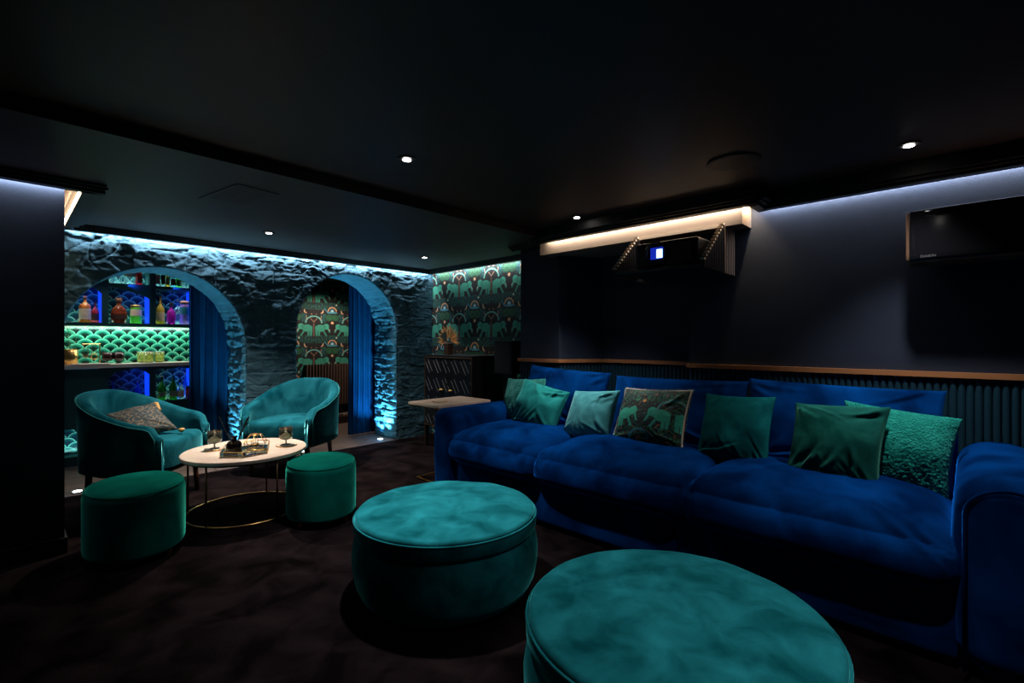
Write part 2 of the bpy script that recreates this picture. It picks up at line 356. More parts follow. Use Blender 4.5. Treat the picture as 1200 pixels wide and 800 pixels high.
# ================================================================== SETTING
# floor: carpet, then planks beyond the arches
fl = struct(MB().box(-2.6, 4.2, -2.6, 5.02, -0.1, 0.0).build('floor', M_carpet))
sub = struct(MB().box(-2.6, 4.2, 5.02, 7.2, -0.1, -0.012).build('floor', M_gap))
pi_ = 0
base_plank = None
y = 5.025
while y < 6.9:
    x = 0.1 - (pi_ % 3) * 0.42
    while x < 3.75:
        L = 1.26
        if base_plank is None:
            base_plank = MB().box(0, L - 0.004, 0, 0.126, -0.012, 0.0, 0.002).build('plank', M_plank, sub)
            o = base_plank
        else: o = base_plank.copy(); link(o, sub)
        o.location = (x, y, random.uniform(-0.0008, 0.0)); x += L
    y += 0.13; pi_ += 1
# ceilings
struct(MB().box(-2.6, 4.2, -2.6, 2.65, 2.14, 2.24).build('ceiling', M_ceil))
struct(MB().box(-2.6, 4.2, 2.65, 7.2, 2.08, 2.24).build('ceiling', M_ceil))
# walls
struct(MB().box(-2.6, 0.235, 3.7, 5.5, 0, 2.08).build('wall_left', M_navy))
struct(MB().box(3.45, 3.9, -2.6, 1.47, 0, 2.14).build('wall_right', M_navy))
struct(MB().box(3.75, 3.9, 1.47, 2.42, 0, 2.14).build('wall_recess', M_navy))
struct(MB().prism([(3.4, 2.64), (3.76, 2.40), (3.9, 2.4), (3.9, 3.1), (3.4, 3.1)], 0, 2.14).build('wall_pier', M_navy))
struct(MB().box(3.27, 3.75, 1.05, 2.75, 1.955, 2.14).build('wall_soffit', mat('taupe_paint', (0.15, 0.115, 0.09), 0.6)))
struct(MB().box(-2.7, -2.6, -2.6, 3.7, 0, 2.14).build('wall_west', M_navy))
struct(MB().box(-2.6, 3.9, -2.7, -2.6, 0, 2.14).build('wall_south', M_navy))
ww = struct(MB().box(3.805, 3.9, 3.1, 5.6, 0, 2.08).build('wall_side', M_navy))
ww = print_wall('wallpaper', (3.80, 5.06, 0.0), (0, -1.98, 0), (0, 0, 2.08), 396, 400, 5.06 - 4.758, 1.925, ww)
# rooms behind the arches
struct(MB().box(0.1, 0.2, 5.5, 6.95, 0, 2.08).build('wall_bar', M_navy))
struct(MB().box(1.9, 2.0, 5.5, 6.95, 0, 2.08).build('wall_divide', M_navy))
struct(MB().box(3.9, 4.0, 5.5, 6.95, 0, 2.08).build('wall_end', M_navy))
wf = struct(MB().box(0.1, 4.0, 6.905, 7.0, 0, 2.08).build('wall_far', M_navy))
print_wall('wallpaper', (2.0, 6.90, 0.0), (1.9, 0, 0), (0, 0, 2.08), 340, 370, 3.379 - 2.0, 1.954, wf)

# mouldings: stepped edge that hides the LED slot
def mould(name, pts_boxes, m=M_mould):
    b = MB()
    for q in pts_boxes: b.box(*q)
    return struct(b.build(name, m))
def steps(lo, side, a0, a1, axis, gap, ztop):
    """lo: wall plane; side: -1 when the room is on the smaller side; a0..a1 along the other axis"""
    out = []
    for o0, o1, z in ((gap, gap + 0.055, 2.04), (gap + 0.055, gap + 0.085, 2.055), (gap + 0.085, gap + 0.11, 2.068)):
        p, q = lo + side * o0, lo + side * o1
        out.append((p, q, a0, a1, z, ztop) if axis == 'x' else (a0, a1, p, q, z, ztop))
    return out
mould('trim_1', steps(3.45, -1, -2.6, 0.95, 'x', 0.06, 2.14))
mould('trim_2', steps(3.27, -1, 0.94, 2.74, 'x', 0.06, 2.14) + steps(1.05, -1, 3.16, 3.40, 'y', 0.06, 2.14) + steps(3.40, -1, 2.745, 3.12, 'x', 0.05, 2.14))
mould('trim_3', steps(5.05, -1, 0.30, 3.75, 'y', 0.09, 2.08))
mould('trim_4', steps(3.80, -1, 3.1, 4.9, 'x', 0.06, 2.08))
mould('trim_5', steps(3.70, -1, -2.6, 0.40, 'y', 0.055, 2.08))
mould('trim_6', steps(0.235, 1, 3.6, 4.95, 'x', 0.07, 2.08))
tag(MB().box(0.298, 0.304, 3.72, 4.93, 2.045, 2.07).build('led_strip', M_emitw), 'warm white light strip inside the ceiling slot beside the dark left wall end', 'light strip')
# skirting
struct(MB().box(-2.6, 0.245, 3.688, 3.70, 0, 0.09).build('baseboard_left', M_mould))
struct(MB().box(0.235, 0.247, 3.69, 5.0, 0, 0.09).build('baseboard_end', M_mould))

# fluted wainscot with oak rail
flute_me = None
def flutes(parent, p0, p1, z0=0.0, z1=1.0, pitch=0.0325):
    global flute_me
    a = Vector(p0); b = Vector(p1); L = (b - a).length; n = max(1, int(L / pitch)); d = (b - a) / n
    ang = math.atan2(b.y - a.y, b.x - a.x)
    if flute_me is None:
        v = []; f = []; k = 7
        for z in (z0, z1):
            for i in range(k + 1):
                t = PI * i / k; v.append((-0.0150 * math.cos(t), 0.013 * math.sin(t), z))
        for i in range(k): f.append((i, i + 1, k + 2 + i, k + 1 + i))
        f.append(tuple(range(k + 1, 2 * k + 2))); f.append((0, k, 2 * k + 1, k + 1))
        flute_me = mesh('flute', v, f, M_wains, parent, smooth=False); o = flute_me; first = True
    else: first = False
    for i in range(n):
        if first and i == 0: o = flute_me
        else: o = flute_me.copy(); link(o, parent)
        o.location = a + d * (i + 0.5); o.rotation_euler = (0, 0, ang)
def wains(name, poly):
    b = MB()
    t = None
    for (x0, y0), (x1, y1) in poly:
        dx, dy = x1 - x0, y1 - y0; L = math.hypot(dx, dy); nx, ny = -dy / L, dx / L   # normal to the left of travel = into the room
        b.prism([(x0, y0), (x1, y1), (x1 + nx * .008, y1 + ny * .008), (x0 + nx * .008, y0 + ny * .008)], 0, 1.005)
    t = struct(b.build(name, M_wains))
    for (x0, y0), (x1, y1) in poly:
        dx, dy = x1 - x0, y1 - y0; L = math.hypot(dx, dy); nx, ny = -dy / L, dx / L
        flutes(t, (x0 + nx * .008, y0 + ny * .008, 0), (x1 + nx * .008, y1 + ny * .008, 0))
        r = MB(); e = 0.012 / L
        r.prism([(x0 - dx * e, y0 - dy * e), (x1 + dx * e, y1 + dy * e), (x1 + dx * e + nx * .034, y1 + dy * e + ny * .034), (x0 - dx * e + nx * .034, y0 - dy * e + ny * .034)], 1.005, 1.034)
        r.build('dado_rail', M_oak, t)
wains('trim_7', [((3.45, -0.75), (3.45, 1.47))])
wains('trim_8', [((3.75, 1.47), (3.75, 2.40))])
wains('trim_9', [((3.76, 2.40), (3.40, 2.64)), ((3.40, 2.64), (3.40, 3.10))])

# ------------------------------------------------------------------ the stone wall with two arches
YS, YB = 5.05, 5.50
ARCH = [(0.94, 0.66, 1.13, 0.70), (2.675, 0.605, 1.30, 0.645)]          # centre x, half width, spring height, rise
def rho(x, z, A):
    cx, a, zs, b = A
    u = (x - cx) / a; return np.where(z > zs, np.hypot(u, (z - zs) / b), np.abs(u))
# backing core of the wall
b = MB(); xs = sorted(set(np.round(np.concatenate([np.linspace(0.235, 3.81, 110)] + [np.array([A[0] - A[1] - 0.012, A[0] + A[1] + 0.012]) for A in ARCH]), 4)))
for x0, x1 in zip(xs[:-1], xs[1:]):
    zb = 0.0
    for A in ARCH:
        a = A[1] + 0.012
        xm = (x0 + x1) / 2
        if abs(xm - A[0]) < a: zb = A[2] + (A[3] + 0.03) * math.sqrt(max(0, 1 - ((xm - A[0]) / a) ** 2)) + 0.02
    b.box(x0, x1, YS + 0.02, YB, zb, 2.08)
stone_wall = struct(b.build('wall_back', M_mortar))
nx_, nz_ = 400, 236
gx = np.linspace(0.235, 3.80, nx_); gz = np.linspace(0, 2.075, nz_)
X, Z = np.meshgrid(gx, gz, indexing='ij')
inside = np.zeros(X.shape, bool)
for A in ARCH:
    r = rho(X, Z, A); ins = r < 1
    # snap the vertices just inside the arch onto its line
    near = ins & (r > 1 - 0.022)
    cx, a, zs, bb = A
    up = near & (Z > zs); dn = near & (Z <= zs)
    k = 1 / np.maximum(r, 1e-6)
    X = np.where(near, cx + (X - cx) * k, X); Z = np.where(up, zs + (Z - zs) * k, Z)
    inside |= ins & ~near
# stone cells
def cells(x, z):
    xw = x + 0.02 * vn(x * 5, z * 5, 1, 4); zw = z + 0.028 * vn(x * 3.2, z * 2, 7, 5)
    row = np.floor(zw / 0.125); off = _h(row.astype(np.int64), 0, 0, 9)
    L = 0.24 + 0.12 * _h(row.astype(np.int64), 3, 0, 5)
    cid = row * 1000 + np.floor(xw / L + off * 3)
    for q, A in enumerate(ARCH):
        r = rho(x, z, A); an = np.arctan2(z - A[2], (x - A[0]) * A[3] / A[1])
        ring = (r < 1.42 if q == 0 else r < 1.30) & (z > A[2] + 0.0)
        n = 19; sk = np.floor((an / PI + 0.02 * vn(x * 6, z * 6, 2, 8)) * n)
        rr = np.floor((r - 1) / (0.21 if q == 0 else 0.15))
        cid = np.where(ring, 500000 + q * 50000 + sk * 100 + rr, cid)
    return cid.astype(np.int64)
fi, fj = np.meshgrid(np.arange(nx_ - 1), np.arange(nz_ - 1), indexing='ij')
fcx = (X[:-1, :-1] + X[1:, 1:]) / 2; fcz = (Z[:-1, :-1] + Z[1:, 1:]) / 2
cid = cells(fcx, fcz)
ok = ~(inside[:-1, :-1] | inside[1:, :-1] | inside[:-1, 1:] | inside[1:, 1:])
# merge ids of vertices -> edge dip
vdip = np.zeros(X.shape, bool)
for a_, b_ in (((slice(1, None), slice(None)), (slice(None, -1), slice(None))), ((slice(None), slice(1, None)), (slice(None), slice(None, -1)))):
    diff = cid[a_] != cid[b_]
    if a_[0] == slice(1, None): vdip[1:-1, :-1] |= diff; vdip[1:-1, 1:] |= diff
    else: vdip[:-1, 1:-1] |= diff; vdip[1:, 1:-1] |= diff
def rock(x, z, s=0):
    wx = x + 0.10 * vn(x * 4, z * 4, 0, 31); wz = z + 0.10 * vn(x * 4, z * 4, 5, 32)
    r1 = 1 - np.abs(vn(wx * 7, wz * 13, 0, 1)); r2 = 1 - np.abs(vn(wx * 17 + wz * 6, wz * 30, 2, 2)); r3 = vn(x * 45, z * 60, 4, 3)
    r4 = 1 - np.abs(vn(wx * 5 - wz * 4, wz * 6 + wx * 3, 6, 12)) + 0.35 * (1 - np.abs(vn(wx * 13 - wz * 9, wz * 12 + wx * 8, 6, 13)))
    top = sm((z - 1.25) / 0.4)
    r5 = 1 - np.abs(vn(wx * 11, wz * 26, 3, 15)); r6 = 1 - np.abs(vn(wx * 24, wz * 44, 3, 16))
    return (0.38 * r1 + 0.42 * r5) * (1 - 0.45 * top) + top * (0.42 * r4 + 0.14 * r2) + 0.22 * r6 + 0.06 * r3 + 0.28 * vn(x * 3, z * 3, 1, 6)
H = 0.040 * rock(X, Z)
cv = cells(X, Z)
hh = _h(cv, 5, 0, 3); tx = _h(cv, 6, 0, 3) - .5; tz = _h(cv, 7, 0, 3) - .5
cellh = 0.014 * hh + 0.10 * tz * ((Z * 8) % 1 - .5) * 0.25
H = H + cellh - np.where(vdip, 0.006, 0)
low = sm((1.25 - Z) / 0.5); H = H * (1 - 0.25 * low)
Yv = YS - H
P = np.stack([X, Yv, Z], -1)
mid = np.unique(cid[ok]); small = []
idx = np.arange(nx_ * nz_).reshape(nx_, nz_)
Pf = P.reshape(-1, 3)
allq = np.stack([idx[:-1, :-1], idx[1:, :-1], idx[1:, 1:], idx[:-1, 1:]], -1)
rest = []
for c in mid:
    q = allq[(cid == c) & ok]
    if len(q) < 14: rest.append(q); continue
    u, inv = np.unique(q, return_inverse=True); v = Pf[u]
    mesh('stone', v, inv.reshape(q.shape), M_stone, stone_wall, smooth=True)
if rest:
    q = np.concatenate(rest); u, inv = np.unique(q, return_inverse=True)
    stuff(mesh('stone_chips', Pf[u], inv.reshape(q.shape), M_stone, stone_wall, smooth=True))
# reveals (jambs and soffit of each arch), brick by brick
def reveal(name, A, seed):
    cx, a, zs, bb = A; pts = []
    for z in np.arange(0, zs, 0.012): pts.append((cx + a, z, -1, 0))
    n = int(PI * (a + bb) / 2 / 0.012)
    for t in np.linspace(0, PI, n + 1):
        nx, nz = -math.cos(t) / a, -math.sin(t) / bb; l = math.hypot(nx, nz); pts.append((cx + a * math.cos(t), zs + bb * math.sin(t), nx / l, nz / l))
    for z in np.arange(zs - 0.012, -0.001, -0.012): pts.append((cx - a, z, 1, 0))
    pts = np.array(pts); s = np.arange(len(pts)) * 0.012; nt = 30; t = np.linspace(0, YB - YS, nt)
    Sg, T = np.meshgrid(s, t, indexing='ij'); zz = pts[:, 1][:, None] + 0 * T
    def cc(sv, tv):
        row = np.floor((sv + 0.012 * vn(sv * 9, tv * 9, 0, seed)) / 0.088); col = np.floor(tv / 0.23 + 0.5 * (row % 2) + 0.08 * vn(sv * 8, tv * 8, 1, seed))
        return (row * 10 + col).astype(np.int64)
    smooth_ = sm((zz - (zs + 0.15)) / 0.35)
    rough = 0.020 * (1 - np.abs(vn(Sg * 20, T * 9, 0, seed + 1))) + 0.005 * vn(Sg * 50, T * 30, 0, seed + 2) + 0.010 * _h(cc(Sg, T), 1, 0, 2)
    d = rough * (1 - 0.8 * smooth_)
    edge = np.minimum(T / 0.02, 1); d = d * edge
    cf = cc((Sg[:-1, :-1] + Sg[1:, 1:]) / 2, (T[:-1, :-1] + T[1:, 1:]) / 2)
    dip = np.zeros(Sg.shape, bool)
    e = cf[1:] != cf[:-1]; dip[1:-1, :-1] |= e; dip[1:-1, 1:] |= e
    e = cf[:, 1:] != cf[:, :-1]; dip[:-1, 1:-1] |= e; dip[1:, 1:-1] |= e
    d = d - np.where(dip, 0.010 * (1 - 0.75 * smooth_), 0)
    Pp = np.stack([pts[:, 0][:, None] + pts[:, 2][:, None] * d, YS - 0.012 + T * (YB - YS + 0.012) / (YB - YS), pts[:, 1][:, None] + pts[:, 3][:, None] * d], -1).reshape(-1, 3)
    ii = np.arange(Sg.size).reshape(Sg.shape); Q = np.stack([ii[:-1, :-1], ii[1:, :-1], ii[1:, 1:], ii[:-1, 1:]], -1)
    root = None; rest = []
    back = MB()
    for k in range(0, len(pts) - 6, 6):
        p, q = pts[k], pts[min(k + 6, len(pts) - 1)]
        o = -0.014
        v = [(p[0] + p[2] * o, YS + .02, p[1] + p[3] * o), (q[0] + q[2] * o, YS + .02, q[1] + q[3] * o), (q[0] + q[2] * o, YB, q[1] + q[3] * o), (p[0] + p[2] * o, YB, p[1] + p[3] * o)]
        back.add(v, [(0, 1, 2, 3)])
    root = struct(back.build(name, M_mortar))
    for c in np.unique(cf):
        q = Q[cf == c]
        u, inv = np.unique(q, return_inverse=True)
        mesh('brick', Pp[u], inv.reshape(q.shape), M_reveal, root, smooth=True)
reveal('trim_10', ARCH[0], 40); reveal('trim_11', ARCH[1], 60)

# ------------------------------------------------------------------ floor uplights and downlights
for x, y, lab in ((3.14, 5.17, 'small round floor uplight glowing at the foot of the right arch jamb'), (2.20, 5.2, 'small round floor uplight at the left foot of the right arch, behind the armchair'),
                  (1.47, 5.2, 'small round floor uplight at the right foot of the bar arch'), (0.40, 5.12, 'small round floor uplight at the left foot of the bar arch, by the dark wall')):
    t = thing('floor_uplight', (x, y, 0), lab, 'light')
    MB().lathe([(0.040, 0.0), (0.040, 0.006), (0.030, 0.007)], 20).build('bezel', M_chrome, t)
    MB().lathe([(0.028, 0.006), (0.028, 0.009)], 20).build('lamp_glass', M_emitc, t)
LB = ['recessed downlight nearest the picture centre, above the first teal ottoman', 'recessed downlight above the right end of the sofa', 'recessed downlight above the left end of the sofa, by the projector shelf',
      'recessed downlight in the lounge ceiling above the round marble table', 'recessed downlight in the lounge ceiling before the sideboard corner', 'recessed downlight overhead above the nearest teal ottoman']
for (n, x, y, z, p, ang), lab in zip(DOWN, LB):
    t = thing('downlight', (x, y, z), lab, 'downlight')
    ring = []
    MB().lathe([(0.030, 0.002), (0.030, -0.003), (0.046, -0.004), (0.048, 0.003)], 24).build('rim', M_mould, t)
    MB().lathe([(0.021, -0.004), (0.021, -0.006)], 20).build('lamp', M_emit, t)
t = thing('ceiling_vent', (0.98, 3.22, 2.08), 'faint rectangular flush vent in the lounge ceiling', 'vent')
MB().box(-0.12, 0.12, -0.24, 0.24, -0.004, 0.0).build('frame', M_ceil, t)
for k in range(7): MB().box(-0.095, 0.095, -0.20 + k * 0.058, -0.20 + k * 0.058 + 0.03, -0.0052, -0.004).build('slat', M_ceil, t)
t.rotation_euler = (0, 0, 0.15)
t = thing('ceiling_speaker', (2.64, 0.89, 2.14), 'dark round speaker grille flush in the ceiling before the soffit', 'speaker')
MB().lathe([(0.13, 0.0), (0.13, -0.006), (0.115, -0.008)], 40).build('rim', M_mould, t)
MB().lathe([(0.114, -0.004), (0.114, -0.007)], 40).build('grille', M_blackm, t)

# ------------------------------------------------------------------ wall air conditioner
M_dimmark = mat('dim_mark', (0.05, 0.05, 0.05), 0.6)
ac = thing('air_conditioner', (3.45, -0.32, 1.60), 'black wall air conditioner with bronze end at the right edge', 'air conditioner')
v, f = rbox((-0.23, -0.55, 0.0), (-0.002, 0.55, 0.272), 0.02, 10); mesh('casing', v, f, mat('bronze_casing', (0.16, 0.085, 0.05), 0.35, 0.5), ac, True)
v, f = rbox((-0.245, -0.54, 0.006), (-0.2, 0.535, 0.266), 0.012, 10); mesh('front_panel', v, f, mat('gloss_black', (0.004, 0.004, 0.005), 0.12), ac, True)
MB().box(-0.246, -0.244, 0.43, 0.47, 0.2285, 0.2295).build('status_line', M_dimmark, ac)
def text(body, size, loc, rot, m, parent, name='lettering', depth=0.0004):
    cu = bpy.data.curves.new(name, 'FONT'); cu.body = body; cu.size = size; cu.extrude = depth; cu.align_x = 'LEFT'
    o = bpy.data.objects.new(name, cu); link(o); cu.materials.append(m)
    bpy.context.view_layer.update(); dg = bpy.context.evaluated_depsgraph_get(); me = bpy.data.meshes.new_from_object(o.evaluated_get(dg))
    bpy.data.objects.remove(o); o2 = bpy.data.objects.new(name, me); link(o2, parent); o2.location = loc; o2.rotation_euler = rot; return o2
text('DAIKIN', 0.018, (-0.2455, 0.49, 0.022), (PI / 2, 0, -PI / 2), M_dimmark, ac, 'logo')

# ------------------------------------------------------------------ projector shelf and projector
sh = thing('projector_shelf', (3.27, 1.478, 1.66), 'black slatted tray hung under the lit soffit, holding the projector', 'shelf')
YR, YL = 1.168, 1.788
MB().box(-0.34, 0.22, YR - 1.478 + .014, YL - 1.478 - .014, 0.0, 0.018, 0.003).build('tray', M_black, sh)
MB().box(-0.012, 0.0, YR - 1.478, YL - 1.478, 0.290, 0.312).build('top_edge', mat('lit_slat_tone', (0.55, 0.45, 0.36), 0.5), sh)  # pale colour stands in for light along this edge
M_slat = mat('slat_wood', (0.13, 0.09, 0.065), 0.45)
for yy in (YR, YL):
    n = 12
    for k in range(n):
        x = -0.345 + k * 0.0285; zt = 0.024 + (k + 1) * (0.288 / n)
        sl = MB().box(x, x + 0.017, yy - 1.478 - 0.012, yy - 1.478 + 0.012, -0.012, zt - 0.012).build('slat', M_black, sh)
        MB().box(x - .004, x + 0.017, yy - 1.478 - 0.013, yy - 1.478 + 0.013, zt - 0.013, zt).build('slat_end', mat('lit_slat_tone', (0.55, 0.45, 0.36), 0.5), sl)  # cove light on the slat tops is put into these pale caps
    for k in range(7):
        x = 0.0 + k * 0.032
        MB().box(x, x + 0.021, yy - 1.478 - 0.012, yy - 1.478 + 0.012, -0.014, 0.294).build('slat', M_slat, sh)
pj = thing('projector', (3.0, 1.45, 1.679), 'black projector with a glowing blue white lens on the slatted shelf', 'projector')
v, f = rbox((0.0, -0.225, 0.0), (0.42, 0.225, 0.185), 0.02, 12); mesh('body', v, f, M_black, pj, True)
b = MB()
for k in range(40):
    pass
# lens: ring, glass and bright core seen in its left half
def disc_x(x, y, z, r0, r1, th, m, name, n=28, sq=1.0):
    b = MB(); pr = [(r0, 0), (r1, 0.0), (r1, th), (r0, th)]
    v = []; f = []
    for rr, xx in pr:
        for i in range(n):
            a = 2 * PI * i / n; v.append((x - xx, y + rr * math.cos(a), z + rr * math.sin(a)))
    for k in range(4):
        for i in range(n): j = (i + 1) % n; f.append((k * n + i, k * n + j, ((k + 1) % 4) * n + j, ((k + 1) % 4) * n + i))
    return mesh(name, v, f, m, pj, True)
disc_x(0.0, 0.05, 0.103, 0.064, 0.078, 0.03, M_black, 'lens_ring')
MB().box(-0.012, -0.006, 0.005, 0.095, 0.064, 0.142, 0.004).build('lens', M_lens, pj)
MB().box(-0.014, -0.0118, 0.008, 0.050, 0.070, 0.128, 0.001).build('lens_core', M_lens2, pj)
# ------------------------------------------------------------------ SOFA
sofa = thing('sofa', (2.83, 1.4, 0), 'long deep blue velvet three seat sofa along the panelled wall', 'sofa')
SX, SY = 2.83, 1.4
def sp(lo, hi): return (lo[0] - SX, lo[1] - SY, lo[2]), (hi[0] - SX, hi[1] - SY, hi[2])
def fold(V, pos, d, h, seed, amp=0.006):
    q = pos; w = amp * fbm(q[:, 0] * 4 + seed, q[:, 1] * 4, q[:, 2] * 4, 3, seed)
    return pos + d * w[:, None]
for y0, y1 in ((0.02, 1.078), (1.082, 2.86)):
    lo, hi = sp((2.37, y0, 0.03), (3.3, y1, 0.30)); v, f = rbox(lo, hi, 0.02, 10); mesh('base', v, f, M_blue, sofa, True)
def armfn(seed):
    def fn(V, pos, d, h):
        out = pos.copy(); t = (pos[:, 2] + h[2]) / (2 * h[2])
        out[:, 1] += np.sign(pos[:, 1]) * 0.012 * np.sin(np.clip(t, 0, 1) * PI) * (np.abs(V[:, 1]) > .5)
        return fold(V, out, d, h, seed, 0.004)
    return fn
lo, hi = sp((2.325, 2.84, 0.02), (3.33, 3.075, 0.665)); v, f = rbox(lo, hi, 0.075, 24, armfn(3)); mesh('armrest', v, f, M_blue, sofa, True)
lo, hi = sp((2.31, -0.25, 0.02), (3.33, 0.03, 0.72)); v, f = rbox(lo, hi, 0.115, 24, armfn(5)); mesh('armrest', v, f, M_blue, sofa, True)
# piping round the front of the near arm
pts = []
for t in np.linspace(0, PI, 17): pts.append((2.318 - SX, -0.11 - SY - 0.115 * math.cos(t), 0.59 + 0.10 * math.sin(t)))
MB().tube([(2.318 - SX, -0.225 - SY, 0.04)] + pts + [(2.318 - SX, 0.005 - SY, 0.04)], 0.006, 6).build('piping', M_blue, sofa, True)
lo, hi = sp((3.14, 0.03, 0.3), (3.37, 2.86, 0.80)); v, f = rbox(lo, hi, 0.06, 16); mesh('back_frame', v, f, M_blue, sofa, True)
def creases(P, Q, lines):
    """sum of soft pulled creases; lines = (p0, q0, angle, length, width, depth) in the same units as P, Q"""
    w = np.zeros_like(P)
    for p0, q0, an, L, sg, A in lines:
        ca, sa = math.cos(an), math.sin(an); bend = 0.25 * math.sin(p0 * 9 + q0 * 7)
        t = ((P - p0) * ca + (Q - q0) * sa) / L; dd = -(P - p0) * sa + (Q - q0) * ca - bend * L * t * (1 - t)
        win = np.clip(t, 0, 1) ** 0.4 * np.clip(1 - t, 0, 1) ** 0.9 * 1.5
        e = dd / sg; w = w + A * win * (np.exp(-e * e) - 0.75 * np.exp(-((e - 1.7) / 1.1) ** 2))
    return w
def seatfn(seed, wr):
    def fn(V, pos, d, h):
        out = pos.copy(); bx = 1 - np.abs(V[:, 0]) ** 2; by = 1 - np.abs(V[:, 1]) ** 4
        out[:, 2] += np.where(V[:, 2] > 0, 0.090 * bx * by * V[:, 2], 0)
        out[:, 0] -= np.where(V[:, 0] < 0, 0.035 * by * (1 - V[:, 2] ** 2) * -V[:, 0], 0)
        # pulled creases running in from the side seams and the front edge
        out[:, 0] += np.where(V[:, 0] < 0, 0.02 * np.abs(V[:, 1]) ** 7, 0)
        rd = random.Random(seed); S_ = np.where(V[:, 0] > -0.99, V[:, 0], -1 - (1 - V[:, 2]) * 0.25); Y_ = V[:, 1]
        ln = []
        for q in range(wr):
            y0 = rd.uniform(-1, 1) if q % 2 else math.copysign(rd.uniform(.75, 1.0), rd.uniform(-1, 1))
            ln.append((y0, -1.35 + rd.uniform(0, .4), PI / 2 - y0 * rd.uniform(-.5, .1) - 0.35, rd.uniform(.5, 1.25), rd.uniform(.025, .05), rd.uniform(.006, .014)))
        out += d * (creases(Y_, S_, ln) * (V[:, 2] > -0.6))[:, None]
        fine = np.abs(vn(pos[:, 0] * 9, pos[:, 1] * 30, pos[:, 2] * 6, seed + 3)) * -0.006 * np.clip((np.abs(V[:, 1]) - 0.75) * 4, 0, 1)
        out += d * fine[:, None]
        return fold(V, out, d, h, seed, 0.008)
    return fn
for k, (y0, y1) in enumerate(((1.94, 2.885), (0.955, 2.05), (-0.005, 1.065))):
    lo, hi = sp((2.285, y0, 0.275), (3.14, y1, 0.49)); v, f = rbox(lo, hi, 0.105, 60, seatfn(11 + k * 7, 16 if k == 0 else 9)); mesh('seat_cushion', v, f, M_blue, sofa, True)

# pillows ----------------------------------------------------------
def pillow(TL, TR, BR, BL, T, seed, N=56, wr=1.0, front=(-1, 0, 0), pinch=0.075, fur=0.0, back=0.8, dense=False):
    TL, TR, BR, BL = (np.array(q, float) for q in (TL, TR, BR, BL))
    u = np.linspace(-1, 1, N); u = np.sign(u) * (1 - (1 - np.abs(u)) ** 1.25)
    U, V = np.meshgrid(u, u, indexing='ij')
    Ue = U * (1 - pinch * (1 - V ** 2) * np.abs(U) ** 2); Ve = V * (1 - pinch * (1 - U ** 2) * np.abs(V) ** 2)
    a = ((1 + Ue) / 2)[..., None]; b = ((1 + Ve) / 2)[..., None]
    base = (1 - a) * (1 - b) * BL + a * (1 - b) * BR + a * b * TR + (1 - a) * b * TL
    n = np.cross(TR - BL, TL - BR); n = n / np.linalg.norm(n)
    if np.dot(n, front) < 0: n = -n
    th = T * np.clip((1 - U ** 2) * (1 - V ** 2), 0, 1) ** 0.36
    th = th * (1 - 0.25 * np.abs(U * V))
    # wrinkles pulled toward the lower corners
    rd = random.Random(seed); ln = []
    for q in range(int(15 * wr)):
        cu, cv_ = rd.choice([(-1, -1), (1, -1), (1, -1), (-1, -1), (1, 1), (-1, 1)])
        if rd.random() < 0.35: cu = rd.uniform(-1, 1)
        an = math.atan2(-cv_ * 0.7, -cu) + rd.uniform(-.6, .6)
        ln.append((cu * rd.uniform(.82, 1), cv_ * rd.uniform(.75, 1), an, rd.uniform(.35, 1.1), rd.uniform(.035, .085), rd.uniform(.005, .013)))
    edge = np.clip((1 - U ** 2) * (1 - V ** 2) * 9, 0, 1)
    wr_ = creases(U, V, ln) * edge * min(1.0, wr) + 0.012 * vn(U * 1.6, V * 1.6, 3, seed) * edge
    out_v = []
    F = base + n * (th + wr_)[..., None]
    if fur: F = F + n * (fur * (vn(U * 30, V * 30, 0, seed) + 1.0 * vn(U * 50, V * 50, 0, seed)) * (th > 0.0))[..., None]
    B = base - n * (th * back)[..., None]
    vv = np.concatenate([F.reshape(-1, 3), B.reshape(-1, 3)]); m = N * N; f = []
    for i in range(N - 1):
        for j in range(N - 1):
            q = (i * N + j, (i + 1) * N + j, (i + 1) * N + j + 1, i * N + j + 1); f.append(q); f.append(tuple(m + k for k in q[::-1]))
    return vv, f, U, V, base, n
def piping_line(base, N):
    L = [base[i, 0] for i in range(N)] + [base[N - 1, j] for j in range(N)] + [base[i, N - 1] for i in range(N - 1, -1, -1)] + [base[0, j] for j in range(N - 1, -1, -1)]
    out = [L[0]]
    for q in L[1:]:
        if np.linalg.norm(q - out[-1]) > 0.004: out.append(q)
    return out[:-1]
so = np.array([SX, SY, 0])
def off(q, o): return tuple(np.array(q, float) - o)
for TL, TR, BR, BL, sd in (((3.22, 2.80, .985), (3.22, 1.99, .950), (3.03, 1.95, .50), (3.05, 2.82, .50), 2),
                           ((3.20, 1.93, .935), (3.20, .98, .945), (3.03, .97, .50), (3.03, 1.92, .50), 9),
                           ((3.20, .985, .965), (3.20, .07, .950), (3.03, .06, .50), (3.03, .96, .50), 15)):
    vv, f, *_ = pillow(off(TL, so), off(TR, so), off(BR, so), off(BL, so), 0.085, sd, 60, 1.2, pinch=0.05, back=0.45); mesh('back_cushion', vv, f, M_blue, sofa, True)

